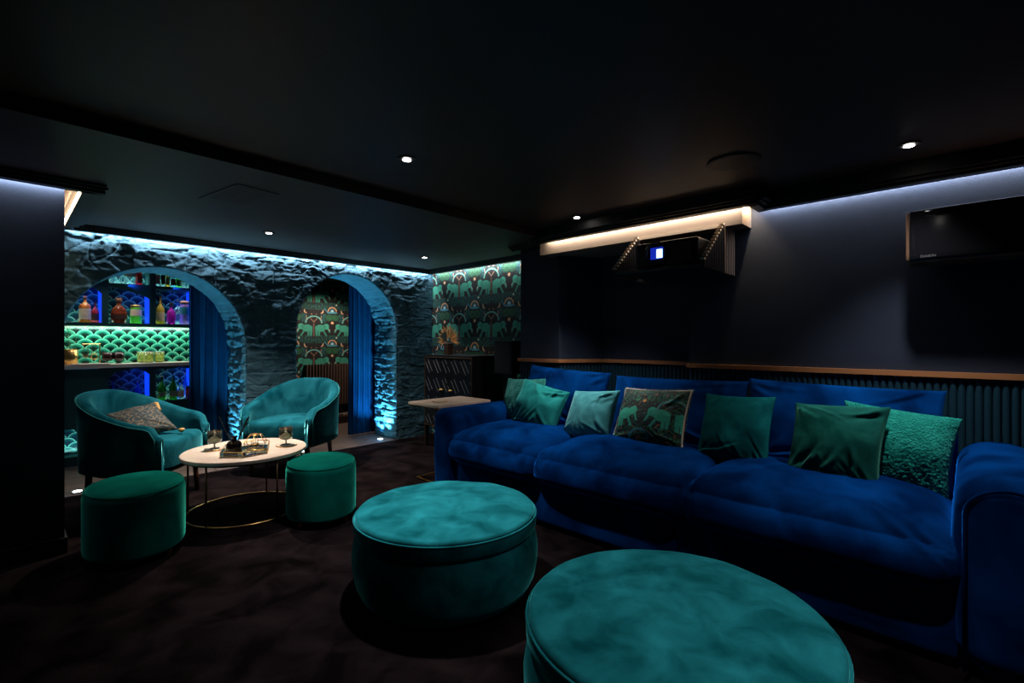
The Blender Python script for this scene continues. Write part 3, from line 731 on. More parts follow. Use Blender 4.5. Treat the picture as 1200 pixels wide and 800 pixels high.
def scatter(name, TL, TR, BR, BL, T, seed, m, label, N=64, wr=1.0, fur=0.0, pip=None):
    T = T * 1.2
    c = np.array([(TL[0] + BR[0]) / 2, (TL[1] + BR[1]) / 2, min(BL[2], BR[2])])
    t = thing(name, tuple(c), label, 'cushion', 'scatter cushions on the blue sofa')
    vv, f, U, V, base, n = pillow(off(TL, c), off(TR, c), off(BR, c), off(BL, c), T, seed, N, wr, fur=fur)
    mesh('cover', vv, f, m, t, True)
    if pip: MB().tube(piping_line(base, N), 0.0028, 5, True).build('seam_piping', pip, t, True)
    return t, vv, f, U, V, base, n
scatter('scatter_cushion', (3.10, 2.975, .865), (3.10, 2.545, .885), (2.98, 2.45, .51), (2.98, 2.93, .51), .075, 21, M_fur2, 'plush grey green cushion at the left arm, behind the sea green velvet one', wr=0.5, fur=0.0012)
scatter('scatter_cushion', (2.96, 2.645, .885), (2.96, 2.19, .805), (2.75, 2.18, .515), (2.78, 2.66, .515), .08, 33, M_pl_mid, 'sea green velvet cushion with creased lower corner, second from the left arm', wr=1.5, pip=M_pl_mid)
scatter('scatter_cushion', (2.96, 2.14, .82), (2.96, 1.76, .85), (2.75, 1.72, .515), (2.76, 2.11, .505), .075, 47, M_pl_pale, 'pale silvery teal velvet cushion, third from the left arm', wr=1.2, pip=M_pl_pale)
scatter('scatter_cushion', (3.0, 1.173, .87), (3.0, .784, .88), (2.80, .768, .50), (2.80, 1.16, .505), .07, 60, M_pl_dk, 'dark teal velvet cushion just right of the elephant cushion', wr=0.8, pip=M_pl_dk)
scatter('scatter_cushion', (2.90, .66, .868), (2.90, .262, .882), (2.68, .285, .505), (2.68, .66, .52), .075, 73, M_pl_grn, 'forest green velvet cushion leaning before the large plush one', wr=1.6, pip=M_pl_grn)
scatter('scatter_cushion', (3.06, .47, .885), (3.04, .01, .838), (2.84, .055, .475), (2.86, .42, .50), .085, 88, M_fur, 'large bright green plush cushion against the right arm', wr=0.5, fur=0.0018, N=100)
# the printed one with its fringe
TL, TR, BR, BL = (2.95, 1.704, .870), (2.95, 1.246, .885), (2.74, 1.218, .525), (2.74, 1.70, .520)
c = np.array([2.85, 1.47, .52]); t = thing('scatter_cushion', tuple(c), 'elephant print cushion with beige fringe, dark jungle pattern, middle of the sofa', 'cushion', 'scatter cushions on the blue sofa')
N = 110; vv, f, U, V, base, n = pillow(off(TL, c), off(TR, c), off(BR, c), off(BL, c), .08, 51, N, 0.7)
xx_ = 172 * (U * 1.15) + 20; dd_ = 155 * (-V) * 1.12 + 50
cc_ = print_pattern(xx_, dd_); fig = (cc_[..., 1] > 0.20) & (cc_[..., 0] < 0.065) & (cc_[..., 2] < cc_[..., 1] * .75)
na = vn(U * 9 + V * 5, V * 14 - U * 4, 0, 71); nb_ = vn(U * 14 - V * 8, V * 9 + U * 6, 2, 72); nc = vn(U * 24, V * 24, 2, 73)
free = ~fig & ~((np.abs(V) < 0.42) & (np.abs(U) < 0.75) & (nc > -0.2))
cc_[~fig] = (0.004, 0.008, 0.010)
cc_[free & (np.abs(na) < 0.14)] = (0.010, 0.17, 0.075); cc_[free & (np.abs(nb_) < 0.09)] = (0.03, 0.30, 0.13); cc_[free & (np.abs(na - 0.5) < 0.07)] = (0.01, 0.14, 0.16); cc_[free & (na * nb_ > 0.42)] = (0.40, 0.17, 0.06)
cc_[~fig] *= 0.6; cc_[fig] = (0.012, 0.30, 0.19); cc_[fig & (np.abs(nc) < 0.10)] = (0.03, 0.44, 0.27)
cc_[np.hypot(U + 0.10, V - 0.42) < 0.055] = (0.65, 0.28, 0.08)
ra = np.hypot(U - 0.75, (V - 0.10) * 1.0); cc_[(ra > 0.40) & (ra < 0.47) & (V > 0.12)] = (0.05, 0.22, 0.20)
ra = np.hypot(U + 0.12, (V + 0.78)); cc_[(ra > 0.24) & (ra < 0.31) & (V > -0.80)] = (0.02, 0.16, 0.20); cc_[ra < 0.08] = (0.5, 0.18, 0.06)
cc_ = cc_.reshape(-1, 3)
mesh('cover', vv, f, M_printv, t, True, col=np.concatenate([cc_, cc_]))
line = piping_line(base, N); ctr = np.mean(line, axis=0); b = MB(); rnd = random.Random(4)
for k in range(0, len(line) - 1):
    for r_ in range(3):
        p = line[k] + (line[k + 1] - line[k]) * r_ / 3; dr = (p - ctr); dr = dr / np.linalg.norm(dr) + np.array([rnd.uniform(-.5, .5) for _ in range(3)]) * 0.6
        dr = dr / np.linalg.norm(dr) * rnd.uniform(0.014, 0.026); s = np.array([0.0, 0.003, 0.003])
        b.add([p - s, p + s, p + dr], [(0, 1, 2)]); s2 = np.array([0.0018, 0, -0.0018]); b.add([p - s2, p + s2, p + dr], [(0, 1, 2)])
stuff(b.build('fringe', M_fringe, t))
MB().tube(line, 0.0085, 6, True).build('trim_braid', M_fringe, t, True)

# ------------------------------------------------------------------ OTTOMANS (round, storage lid)
def ottoman(x, y, r, lab, seed):
    t = thing('ottoman', (x, y, 0), lab, 'ottoman', 'round teal ottomans'); n = 72
    b = MB().lathe([(r * .80, 0.012), (r * .86, 0.012), (r * .93, 0.03), (r * .985, 0.08), (r * 1.015, 0.15), (r * 1.02, 0.21), (r * 1.0, 0.265), (r * .965, 0.292), (r * .95, 0.296)], n); b.build('base', M_teal, t, True)
    MB().lathe([(r * .955, 0.298), (r * .985, 0.302), (r, 0.315), (r * 1.004, 0.335), (r * 1.0, 0.36), (r * .993, 0.366)], n).build('lid_band', M_teal, t, True)
    v, f = pad(ellipse(0, 0, r * .99, r * .99, 0, n), 0.362, 0.388, 0.02, 0.004, 0.022, 0.004, seed); mesh('lid_cushion', v, f, M_teal, t, True)
    MB().tube([(r * .998 * math.cos(a), r * .998 * math.sin(a), 0.366) for a in np.linspace(0, 2 * PI, 73)[:-1]], 0.0045, 6, True).build('piping', M_teal, t, True)
    MB().lathe([(r * .75, 0.0), (r * .75, 0.014)], 40).build('plinth', M_blackm, t)
ottoman(1.50, 1.86, 0.438, 'round teal velvet ottoman with a lid, the one further from the camera', 3)
ottoman(1.39, 0.645, 0.443, 'round teal velvet ottoman cut by the bottom edge, nearest the camera', 8)

# ------------------------------------------------------------------ POUFS (oval)
def pouf(x, y, a, b_, rot, lab, seed):
    t = thing('pouf', (x, y, 0), lab, 'pouf', 'oval green poufs', rot)
    v, f = pad(ellipse(0, 0, a, b_), 0.035, 0.390, 0.045, 0.03, 0.010, 0.003, seed); mesh('upholstery', v, f, M_green, t, True)
    MB().tube([(q[0] * .965, q[1] * .955, 0.381) for q in ellipse(0, 0, a, b_)], 0.0032, 6, True).build('piping', M_green, t, True)
    for sx in (-1, 1):
        for sy in (-1, 1): MB().lathe([(0.014, 0.0), (0.02, 0.036)], 12, (sx * a * .6, sy * b_ * .6, 0)).build('foot', M_brass, t)
pouf(0.52, 3.455, 0.30, 0.235, math.radians(-98), 'green velvet oval pouf standing nearest the dark left wall', 1)
pouf(1.49, 3.20, 0.275, 0.222, math.radians(-110), 'green velvet oval pouf right of the marble table', 4)

# ------------------------------------------------------------------ BARREL CHAIRS
def make_chair(loc, rz, label):
    t = thing('barrel_chair', loc, label, 'armchair', 'teal barrel armchairs', rz)
    Wd, XF, n = 0.43, 0.30, 0
    path = []
    for s in np.linspace(0, 1, 12): path.append((XF - s * (XF + 0.02), -Wd - 0.0 * s, 0, -1))
    for a in np.linspace(0, PI, 34)[1:-1]: path.append((-0.02 - 0.40 * math.sin(a), -Wd * math.cos(a), -math.sin(a), -math.cos(a)))
    for s in np.linspace(1, 0, 12): path.append((XF - s * (XF + 0.02), Wd, 0, 1))
    path = np.array(path); path[:, 0] = path[:, 0]
    # front ends tuck inward a little
    k = np.clip((path[:, 0] - 0.12) / 0.18, 0, 1) ** 2; path[:, 1] *= 1 - 0.10 * k
    seg = np.r_[0, np.cumsum(np.linalg.norm(np.diff(path[:, :2], axis=0), axis=1))]; T = seg[-1]
    d = np.minimum(seg, T - seg); tt = d / (T / 2)
    h = 0.615 + 0.215 * sm(tt * 1.12) ; h = h - 0.075 * (1 - np.sqrt(np.clip(1 - (1 - np.clip(d / 0.09, 0, 1)) ** 2, 0, 1)))
    V = []; prof_n = None; rim = []
    for i in range(len(path)):
        x, y, nx, ny = path[i]; l = math.hypot(nx, ny); nx /= l; ny /= l; H = h[i]
        lean = 0.05 * sm(tt[i] * 1.3); th = 0.075
        flare = 0.015
        fold_ = 0.004 * math.sin(i * 2.1) * (tt[i] > 0.55)
        prof = [(-0.02, 0.29), (0.0, 0.30), (0.004, 0.42), (flare * .6, H - 0.10), (flare, H - 0.022), (flare - 0.012, H - 0.004), (flare - 0.030, H + 0.004), (-th * .75, H - 0.002), (-th, H - 0.02), (-th - lean * .3, H - 0.08), (-th - lean * .75 + fold_, (H + 0.47) / 2 - 0.02), (-th - lean + fold_, 0.43), (-th - lean, 0.30)]
        prof_n = len(prof)
        for o, z in prof: V.append((x + nx * o, y + ny * o, z))
        rim.append((x + nx * (flare + 0.001), y + ny * (flare + 0.001), H - 0.016))
    def endcap(i, dx):
        ring = V[i * prof_n:(i + 1) * prof_n]; cy = sum(q[1] for q in ring) / prof_n; out = []
        for kk, (e, sh_) in enumerate(((0.45, 0.90), (0.85, 0.62), (1.0, 0.30))):
            zm = max(q[2] for q in ring); out.append([(q[0] + dx * e, cy + (q[1] - cy) * sh_, q[2] - (q[2] - 0.29) * (1 - sh_) * 0.10) for q in ring])
        return out
    c0 = endcap(0, 0.035); c1 = endcap(len(path) - 1, 0.035)
    V = [p_ for r_ in c0[::-1] for p_ in r_] + V + [p_ for r_ in c1 for p_ in r_]; NR = len(path) + 6
    F = []
    for i in range(NR - 1):
        for k2 in range(prof_n):
            k3 = (k2 + 1) % prof_n; F.append((i * prof_n + k2, i * prof_n + k3, (i + 1) * prof_n + k3, (i + 1) * prof_n + k2))
    F.append(tuple(range(prof_n))); F.append(tuple((NR - 1) * prof_n + q for q in range(prof_n - 1, -1, -1)))
    mesh('backrest_shell', V, F, M_chair, t, True)
    e = rim[-1]; s_ = rim[0]
    MB().tube([(s_[0] + .004, s_[1], 0.30), (s_[0] + .004, s_[1], s_[2] - .03)] + rim + [(e[0] + .004, e[1], e[2] - .03), (e[0] + .004, e[1], 0.30)], 0.0055, 6).build('piping', mat('chair_piping', (0.02, 0.16, 0.18), 0.6, sheen=0.5, sheen_c=(.2, .8, .8)), t, True)
    out = []
    for a in np.linspace(-PI * .5, -PI * 1.5, 26): out.append((-0.02 + 0.33 * math.cos(a), 0.355 * math.sin(a)))
    for a in np.linspace(PI * .5, -PI * .5, 22): out.append((0.235 + 0.11 * max(0, math.cos(a)) ** .5, 0.335 * math.sin(a) if abs(math.sin(a)) < 1 else 0.335 * math.sin(a)))
    v, f = pad(out, 0.30, 0.495, 0.05, 0.01, 0.018, 0.004, 5); mesh('seat', v, f, M_chair, t, True)
    v, f = pad([(q[0] * .96, q[1] * 1.06) for q in out], 0.272, 0.298, 0.004, 0.004); mesh('base_frame', v, f, M_walnut, t)
    for sx, sy in ((0.24, 0.30), (0.24, -0.30), (-0.27, 0.24), (-0.27, -0.24)):
        MB().tube([(sx, sy, 0.285), (sx * 1.06, sy * 1.06, 0.0)], 0.025, 10, taper=[1.0, 0.7]).build('leg', M_walnut, t, True)
    t.scale = (0.87, 0.87, 1.0)
    return t
make_chair((0.72, 4.42, 0), math.radians(-40), 'teal velvet barrel armchair left of the marble table, holding a patterned cushion')
make_chair((1.84, 4.50, 0), math.radians(214), 'teal velvet barrel armchair behind the marble table, between the arches')
# tasselled cushion in the left chair
c = np.array([0.66, 4.42, 0.49]); t = thing('tassel_cushion', tuple(c), 'grey and bronze patterned cushion with gold tassels in the left armchair', 'cushion')
TL, TR, BR, BL = (0.47, 4.58, .70), (0.75, 4.29, .735), (0.93, 4.24, .52), (0.60, 4.50, .50)
TL, TR, BR, BL = (0.50, 4.54, .66), (0.79, 4.52, .725), (0.90, 4.30, .535), (0.58, 4.28, .515)
N = 60; vv, f, U, V, base, n = pillow(off(TL, c), off(TR, c), off(BR, c), off(BL, c), .06, 5, N, 0.6, front=(0, -.4, 1))
aa = np.sin(14 * U + 5 * np.sin(4 * V)) * np.sin(11 * V + 4 * np.sin(5 * U)); dm = np.hypot((U * 2.2 + 5) % 1 - .5, (V * 2.2 + 5) % 1 - .5)
cc_ = np.zeros(U.shape + (3,)); cc_[:] = (0.018, 0.034, 0.040); cc_[np.abs(aa) < 0.07] = (0.16, 0.11, 0.06); cc_[np.abs(dm - .33) < .03] = (0.20, 0.14, 0.08)
cc_ = cc_.reshape(-1, 3); mesh('cover', vv, f, M_printv, t, True, col=np.concatenate([cc_, cc_]))
for q in (TR, BR):
    p = off(q, c)
    MB().tube([p, (p[0] + .012, p[1] - .01, p[2] - .005), (p[0] + .02, p[1] - .02, p[2] - .045 if q is TR else p[2] - 0.005), (p[0] + .024, p[1] - .024, p[2] - .06 if q is TR else p[2] - .008)], 0.015, 8, taper=[.4, 1, 1.1, 1.3]).build('tassel', M_gold, t, True)

# ------------------------------------------------------------------ MARBLE TABLE and what stands on it
TX, TY, TZ = 1.185, 3.725, 0.43
t = thing('coffee_table', (TX, TY, 0), 'round pale marble coffee table on a thin brass ring base', 'table')
v, f = pad(ellipse(0, 0, .395, .395, 0, 72), TZ - .026, TZ, .008, .006); mesh('tabletop', v, f, M_marble, t, True)
MB().tube([(0.368 * math.cos(a), 0.368 * math.sin(a), 0.398) for a in np.linspace(0, 2 * PI, 73)[:-1]], 0.007, 6, True).build('top_ring', M_walnut, t, True)
MB().tube([(0.368 * math.cos(a), 0.368 * math.sin(a), 0.008) for a in np.linspace(0, 2 * PI, 73)[:-1]], 0.0075, 8, True).build('base_ring', M_brass, t, True)
M_dbrass = mat('dark_brass', (0.16, 0.09, 0.045), 0.4, 0.8)
for dg_ in (147, 282, 50, 215, 350):
    a = math.radians(dg_); MB().tube([(0.368 * math.cos(a), 0.368 * math.sin(a), 0.01), (0.368 * math.cos(a), 0.368 * math.sin(a), 0.40)], 0.0065, 8).build('leg', M_dbrass, t, True)
def goblet(x, y, z, lab, grp='smoked goblets'):
    t = thing('goblet', (x, y, z), lab, 'glass', grp)
    MB().lathe([(0.032, 0.0), (0.032, 0.003), (0.006, 0.008), (0.005, 0.030), (0.020, 0.036), (0.041, 0.044), (0.046, 0.058), (0.046, 0.120), (0.044, 0.120), (0.044, 0.060), (0.038, 0.048), (0.018, 0.041), (0.001, 0.040)], 26).build('bowl', M_smoke, t, True)
    MB().tube([(0.045 * math.cos(a), 0.045 * math.sin(a), 0.1205) for a in np.linspace(0, 2 * PI, 31)[:-1]], 0.0014, 5, True).build('rim', M_dbrass, t, True)
def coaster(x, y, z, r, lab, grp=None):
    t = thing('coaster', (x, y, z), lab, 'coaster', grp)
    MB().lathe([(r, 0.0), (r, 0.006), (r * .97, 0.0075)], 36).build('disc', M_marble, t)
    MB().tube([(r * math.cos(a), r * math.sin(a), 0.004) for a in np.linspace(0, 2 * PI, 41)[:-1]], 0.004, 6, True).build('rim', M_brass, t, True)
TT = TZ
coaster(1.020, 3.86, TT, 0.060, 'gold rimmed round coaster under the left goblet on the marble table', 'coasters on the marble table')
coaster(1.425, 3.625, TT, 0.068, 'gold rimmed round coaster under the right goblet on the marble table', 'coasters on the marble table')
goblet(1.025, 3.87, TT + .008, 'smoked glass goblet on the left side of the marble table', 'goblets on the marble table')
goblet(1.425, 3.635, TT + .008, 'smoked glass goblet on the right side of the marble table', 'goblets on the marble table')
# tray
t = thing('glass_tray', (1.16, 3.62, TT), 'brass framed angular glass tray holding diffuser and candle cage', 'tray')
poly = [(-.185, -.06), (-.085, -.17), (.075, -.15), (.185, .12), (.09, .20), (-.08, .19)]
MB().prism(poly, 0.0, 0.004).build('tray_base', mat('mirror_glass', (0.35, 0.5, 0.55), 0.08, 1.0), t)
for z in (0.004, 0.036): MB().tube([(x, y, z) for x, y in poly], 0.0026, 6, True).build('rail', M_brass, t, True)
for i, (x, y) in enumerate(poly):
    MB().tube([(x, y, 0), (x, y, 0.037)], 0.0026, 6).build('post', M_brass, t, True)
    x2, y2 = poly[(i + 1) % 6]; MB().add([(x, y, .004), (x2, y2, .004), (x2, y2, .036), (x, y, .036)], [(0, 1, 2, 3)]).build('pane', M_glass, t)
# reed diffuser
t = thing('reed_diffuser', (1.075, 3.615, TT + .0045), 'dark glass reed diffuser with three black sticks in the tray', 'diffuser')
MB().lathe([(0.043, 0.0), (0.046, 0.006), (0.046, 0.066), (0.038, 0.080), (0.017, 0.086), (0.015, 0.108), (0.019, 0.110), (0.019, 0.118), (0.011, 0.119)], 26).build('bottle', mat('dark_amber', (0.02, 0.012, 0.008), 0.08, trans=0.3), t, True)
for dx, dy, dz in ((-0.075, 0.062, .25), (0.085, -0.030, .245), (0.070, -0.045, .24)): MB().tube([(0, 0, 0.03), (dx, dy, dz)], 0.0036, 6).build('reed', M_blackm, t)
# candle cage
t = thing('candle_cage', (1.225, 3.66, TT + .0045), 'brass wire geometric candle holder in the glass tray', 'candle holder')
lv = [(0.050, 0.0), (0.078, 0.042), (0.040, 0.098)]; ng = 6; rings = [[(r * math.cos(2 * PI * i / ng), r * math.sin(2 * PI * i / ng), z + .003) for i in range(ng)] for r, z in lv]
b = MB()
for R in rings: b.tube(R, 0.0022, 5, True)
b.build('wire_ring', M_brass, t, True)
for i in range(ng): MB().tube([rings[0][i], rings[1][i], rings[2][i]], 0.0022, 5).build('wire', M_brass, t, True)
MB().lathe([(0.022, 0.0), (0.024, 0.016), (0.020, 0.02)], 18, (0, 0, 0.02)).build('tealight', M_dbrass, t, True)
MB().tube([(0, 0, 0.035), (0, 0, 0.10)], 0.002, 5).build('wick_rod', M_brass, t); MB().tube([(-.04, 0, .10), (.04, 0, .10)], 0.002, 5).build('handle', M_brass, t)

# ------------------------------------------------------------------ SIDE TABLE by the sofa arm
t = thing('side_table', (2.72, 3.33, 0), 'pale square topped side table with brass frame behind the sofa arm', 'table')
v, f = rbox((-.295, -.215, .645), (.295, .215, .67), .006, 6); mesh('tabletop', v, f, M_marble, t)
MB().tube([(-.285, -.205, .638), (.285, -.205, .638), (.285, .205, .638), (-.285, .205, .638)], 0.006, 6, True).build('top_frame', M_dbrass, t)
MB().tube([(-.235, -.165, .007), (.26, -.165, .007), (.26, .165, .007), (-.235, .165, .007)], 0.007, 6, True).build('base_frame', M_brass, t)
for y in (-.165, .165): MB().tube([(.26, y, 0.0), (.26, y, .64)], 0.008, 6).build('leg', M_dbrass, t)
coaster(2.60, 3.325, .67, 0.062, 'dark gold rimmed coaster on the side table by the sofa arm')

# ------------------------------------------------------------------ SIDEBOARD, vase, speaker
t = thing('sideboard', (3.32, 4.12, 0), 'black sideboard with slanted silver inlay lines and brass frame', 'cabinet')
MB().box(0.02, 0.46, -0.40, 0.40, 0.25, 1.02).build('carcass', M_black, t)
MB().box(0.0, 0.465, -0.405, 0.405, 1.02, 1.04, 0.002).build('top', M_black, t)
for z in (0.245, 1.014): MB().tube([(0.004, -0.402, z), (0.004, 0.402, z)], 0.005, 6).build('edge_bar', M_dbrass if z > 1 else M_brass, t)
for y in (-0.402, 0.402): MB().tube([(0.004, y, 0.0), (0.004, y, 1.02)], 0.0055, 6).build('corner_post', M_dbrass, t)
for y0, y1 in ((-0.396, -0.002), (0.002, 0.396)):
    d = MB().box(0.006, 0.022, y0, y1, 0.252, 1.008, 0.002).build('door', M_black, t)
    b = MB()
    for row in range(5):
        for colk in range(7):
            for s in (0, 1):
                yy = 0.40 - colk * 0.155 + (0.0 if s == 0 else -0.05); z1 = 0.975 - row * 0.208 + (0.0 if s == 0 else 0.018)
                ya, za, yb, zb = yy, z1, yy - 0.085, z1 - 0.135
                # clip to the door
                pa = max(0, (ya - (y1 - .006)) / (ya - yb)) if ya > y1 - .006 else 0; pb = 1
                if yb < y0 + .006: pb = min(pb, (ya - (y0 + .006)) / (ya - yb))
                if zb < 0.262: pb = min(pb, (za - 0.262) / (za - zb))
                if pb - pa < 0.08: continue
                A_ = (ya + (yb - ya) * pa, za + (zb - za) * pa); B_ = (ya + (yb - ya) * pb, za + (zb - za) * pb)
                b.add([(0.0045, A_[0] - .0025, A_[1]), (0.0045, A_[0] + .0025, A_[1]), (0.0045, B_[0] + .0025, B_[1]), (0.0045, B_[0] - .0025, B_[1]),
                       (0.0065, A_[0] - .0025, A_[1]), (0.0065, A_[0] + .0025, A_[1]), (0.0065, B_[0] + .0025, B_[1]), (0.0065, B_[0] - .0025, B_[1])],
                      [(0, 1, 2, 3), (4, 7, 6, 5), (0, 4, 5, 1), (1, 5, 6, 2), (2, 6, 7, 3), (3, 7, 4, 0)])
    b.build('inlay', M_inlay, d)
    yk = -0.07 if y0 < 0 else 0.09
    MB().lathe([(0.022, 0), (0.024, 0.006), (0.012, 0.016)], 16, (-0.012, yk, 0.655)).build('knob', M_brass, d, True)
for y in (-0.39, 0.39):
    for x in (0.02, 0.44): MB().box(x - .014, x + .014, y - .014, y + .014, 0.0, 0.25).build('leg', M_black, t)
t = thing('palm_vase', (3.50, 4.31, 1.0405), 'square dark vase with fanned dried golden palm on the sideboard', 'vase')
MB().prism([(-.038, -.038), (.038, -.038), (.038, .038), (-.038, .038)], 0.0, 0.13).build('vase', mat('brown_ceramic', (0.035, 0.018, 0.012), 0.4), t)
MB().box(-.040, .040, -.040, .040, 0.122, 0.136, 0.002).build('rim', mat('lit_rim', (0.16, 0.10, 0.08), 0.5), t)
nb = 42
for k in range(nb):
    g = -0.25 + (PI + 0.5) * k / (nb - 1); L = 0.185 + 0.015 * math.sin(k * 2.3); dark = (1.2 < g < 2.1) and False
    dirv = np.array([0.30 * math.sin(k * 1.7) * 0.25, -math.cos(g), math.sin(g)]); dirv /= np.linalg.norm(dirv)
    side = np.cross(dirv, (1, 0, 0)); side /= np.linalg.norm(side)
    o = np.array([0, -0.01, 0.165]); p1 = o + dirv * 0.03; p2 = o + dirv * L * 0.75 + np.array([-.01, 0, 0]); p3 = o + dirv * L + np.array([-.02, 0, -.008]); x_ = np.array([0.002, 0, 0])
    b = MB(); b.add([p1 - side * .0015, p1 + side * .0015, p2 + side * .0062, p3, p2 - side * .0062, p1 + x_, p2 + x_ * 2], [(0, 1, 2, 6), (0, 6, 4), (6, 2, 3), (6, 3, 4), (5, 1, 0), (5, 2, 1), (5, 0, 4), (5, 4, 3, 2)])
    b.build('leaf', M_leaf, t)
for k in range(16):
    g = 1.45 + 1.15 * k / 15; L = 0.12 + 0.01 * math.sin(k * 3); dirv = np.array([-0.12, -math.cos(g), math.sin(g)]); dirv /= np.linalg.norm(dirv); side = np.cross(dirv, (1, 0, 0)); side /= np.linalg.norm(side)
    o = np.array([-0.03, 0.0, 0.15]); MB().add([o - side * .002, o + side * .002, o + dirv * L * .7 + side * .008, o + dirv * L, o + dirv * L * .7 - side * .008, o + dirv * L * .6 + np.array([.003, 0, 0])], [(0, 1, 2, 3, 4), (5, 2, 1), (5, 1, 0), (5, 0, 4), (5, 4, 3), (5, 3, 2)]).build('dark_leaf', M_leafd, t)
t = thing('floor_speaker', (3.56, 3.40, 0), 'tall black floor speaker on a stand between sideboard and pier', 'speaker')
v, f = rbox((-.10, -.125, .86), (.12, .125, 1.195), .006, 6); mesh('cabinet', v, f, M_black, t)
MB().box(-.104, -.10, -.11, .11, .875, 1.18).build('grille', M_blackm, t)
MB().box(-.105, .125, -.13, .13, 1.195, 1.20).build('lit_top_edge', mat('lit_edge_tone', (0.10, 0.07, 0.055), 0.4), t)  # the cabinet's lit top edge, put into a lighter colour
MB().box(-.03, .05, -.06, .06, 0.02, .86).build('stand', M_blackm, t); MB().box(-.12, .13, -.13, .13, 0.0, .02).build('stand_base', M_blackm, t)

# ------------------------------------------------------------------ CURTAINS
def curtain(name, x0, x1, y, folds, lab, z1=2.075, amp=0.028, z0=0.015, seed=0, gather=0.0):
    t = thing(name, ((x0 + x1) / 2, y, z0), lab, 'curtain'); n = folds * 12; nz = 30; V = []; th = 0.006
    U, Zz = np.meshgrid(np.linspace(0, 1, n), np.linspace(0, 1, nz), indexing='ij')
    ph = 2 * PI * folds * (U + 0.012 * vn(U * 5, Zz * 1.5, 0, seed)); X_ = (U - .5) * (x1 - x0) + 0.012 * np.sin(2 * ph) * 1.0
    A_ = amp * (0.75 + 0.35 * vn(U * 6, Zz * 1.2, 1, seed)) * (0.8 + 0.3 * (1 - Zz))
    Y_ = A_ * np.sin(ph); Zc = Zz * (z1 - z0)
    P1 = np.stack([X_, Y_ - th / 2, Zc], -1).reshape(-1, 3); P2 = np.stack([X_, Y_ + th / 2, Zc], -1).reshape(-1, 3); m = n * nz; f = []
    for i in range(n - 1):
        for j in range(nz - 1):
            q = (i * nz + j, (i + 1) * nz + j, (i + 1) * nz + j + 1, i * nz + j + 1); f.append(q); f.append(tuple(m + k for k in q[::-1]))
    for j in range(nz - 1):
        f.append((j, j + 1, m + j + 1, m + j)); k = (n - 1) * nz; f.append((k + j + 1, k + j, m + k + j, m + k + j + 1))
    mesh('drape', np.concatenate([P1, P2]), f, M_curt, t, True)
    MB().box((x0 - x1) / 2 - .02, (x1 - x0) / 2 + .02, -.015, .015, z1 - z0 - .012, z1 - z0 + .002).build('track', M_mould, t)
curtain('curtain', 1.275, 1.85, 5.66, 5, 'dark blue floor length curtain beside the bar behind the left arch', seed=3, amp=0.075)
curtain('curtain', 2.98, 3.75, 5.64, 11, 'bright blue floor length curtain behind the right arch', seed=9, amp=0.042)

# ------------------------------------------------------------------ RADIATOR behind the right arch
t = thing('slatted_radiator', (3.35, 6.80, 0), 'dark upright slatted radiator under the elephant wallpaper', 'radiator')
MB().box(-0.40, 0.45, 0.02, 0.095, 0.26, 0.85).build('core', M_blackm, t)
for k in range(20):
    x = -0.40 + k * 0.0445; MB().box(x, x + 0.014, -0.012, 0.02, 0.25, 0.86, 0.002).build('slat', mat('bronze_slat', (0.16, 0.09, 0.065), 0.4), t)
t = thing('hearth_plinth', (3.30, 6.72, 0), 'low dark box plinth filled with pebbles beneath the radiator', 'plinth')
MB().box(-0.55, 0.55, -0.12, 0.17, 0.0, 0.10, 0.003).build('box', mat('plinth_wood', (0.035, 0.02, 0.015), 0.5), t)
b = MB(); rnd = random.Random(9)
for k in range(160):
    x, y = rnd.uniform(-.53, .53), rnd.uniform(-.105, .05); r_ = rnd.uniform(.012, .024); b.lathe([(r_ * .6, -r_ * .5), (r_, 0), (r_ * .6, r_ * .6)], 6, (x, y, 0.108 + rnd.uniform(0, .02)), 1, rnd.uniform(.6, 1), rnd.uniform(0, 3))
stuff(b.build('pebbles', mat('pebble', (0.10, 0.11, 0.12), 0.6, c2=(0.35, 0.2, 0.12), scale=14), t))

# ------------------------------------------------------------------ THE BAR
BY, BK = 6.15, 6.42
M_side = mat('blue_side_glow', (0.02, 0.05, 0.3), 0.5, emit=(0.004, 0.06, 1.0), power=0.45)  # side faces given a glow for the blue light falling on them
bar = thing('bar_cabinet', (0.93, BY, 0), 'dark teal built in bar cabinet with blue lit niches', 'cabinet')
bx = lambda *q: MB().box(q[0] - .93, q[1] - .93, q[2] - BY, q[3] - BY, q[4], q[5], 0.0)
bx(0.22, 1.78, BK + .012, BK + .03, 0.0, 2.07).build('back_panel', M_grout, bar)
for z0, z1 in ((0.0, 0.09), (1.345, 1.375), (1.745, 1.772)): bx(0.30, 1.78, BY + .0 if z0 else BY + .04, BK, z0, z1).build('shelf', M_barpaint, bar)
for x0, x1 in ((0.66, 0.71), (1.04, 1.09), (1.42, 1.50)):
    bx(x0, x1, BY, BK, 1.375, 1.745).build('divider', M_barpaint, bar); bx(x0, x1, BY, BK, 1.772, 2.06).build('divider', M_barpaint, bar); bx(x0, x1, BY, BK, 0.09, 0.93).build('divider', M_barpaint, bar)
    bx(x0 - .003, x0, BY + .03, BK, 1.377, 1.743).build('lit_side', M_side, bar)
    bx(x0 - .003, x0, BY + .03, BK, 0.575, 0.90).build('lit_side', M_side, bar)
bx(0.30, 0.36, BY, BK, 1.375, 2.06).build('divider', M_barpaint, bar); bx(0.30, 0.36, BY, BK, 0.09, 0.93).build('divider', M_barpaint, bar)
bx(1.09, 1.42, BY + .02, BK, 0.535, 0.562).build('shelf', M_barpaint, bar); bx(0.71, 1.04, BY + .02, BK, 0.535, 0.562).build('shelf', M_barpaint, bar)
bx(0.71, 1.42, BY + .005, BY + .02, 0.09, 0.535).build('door', M_barpaint, bar)
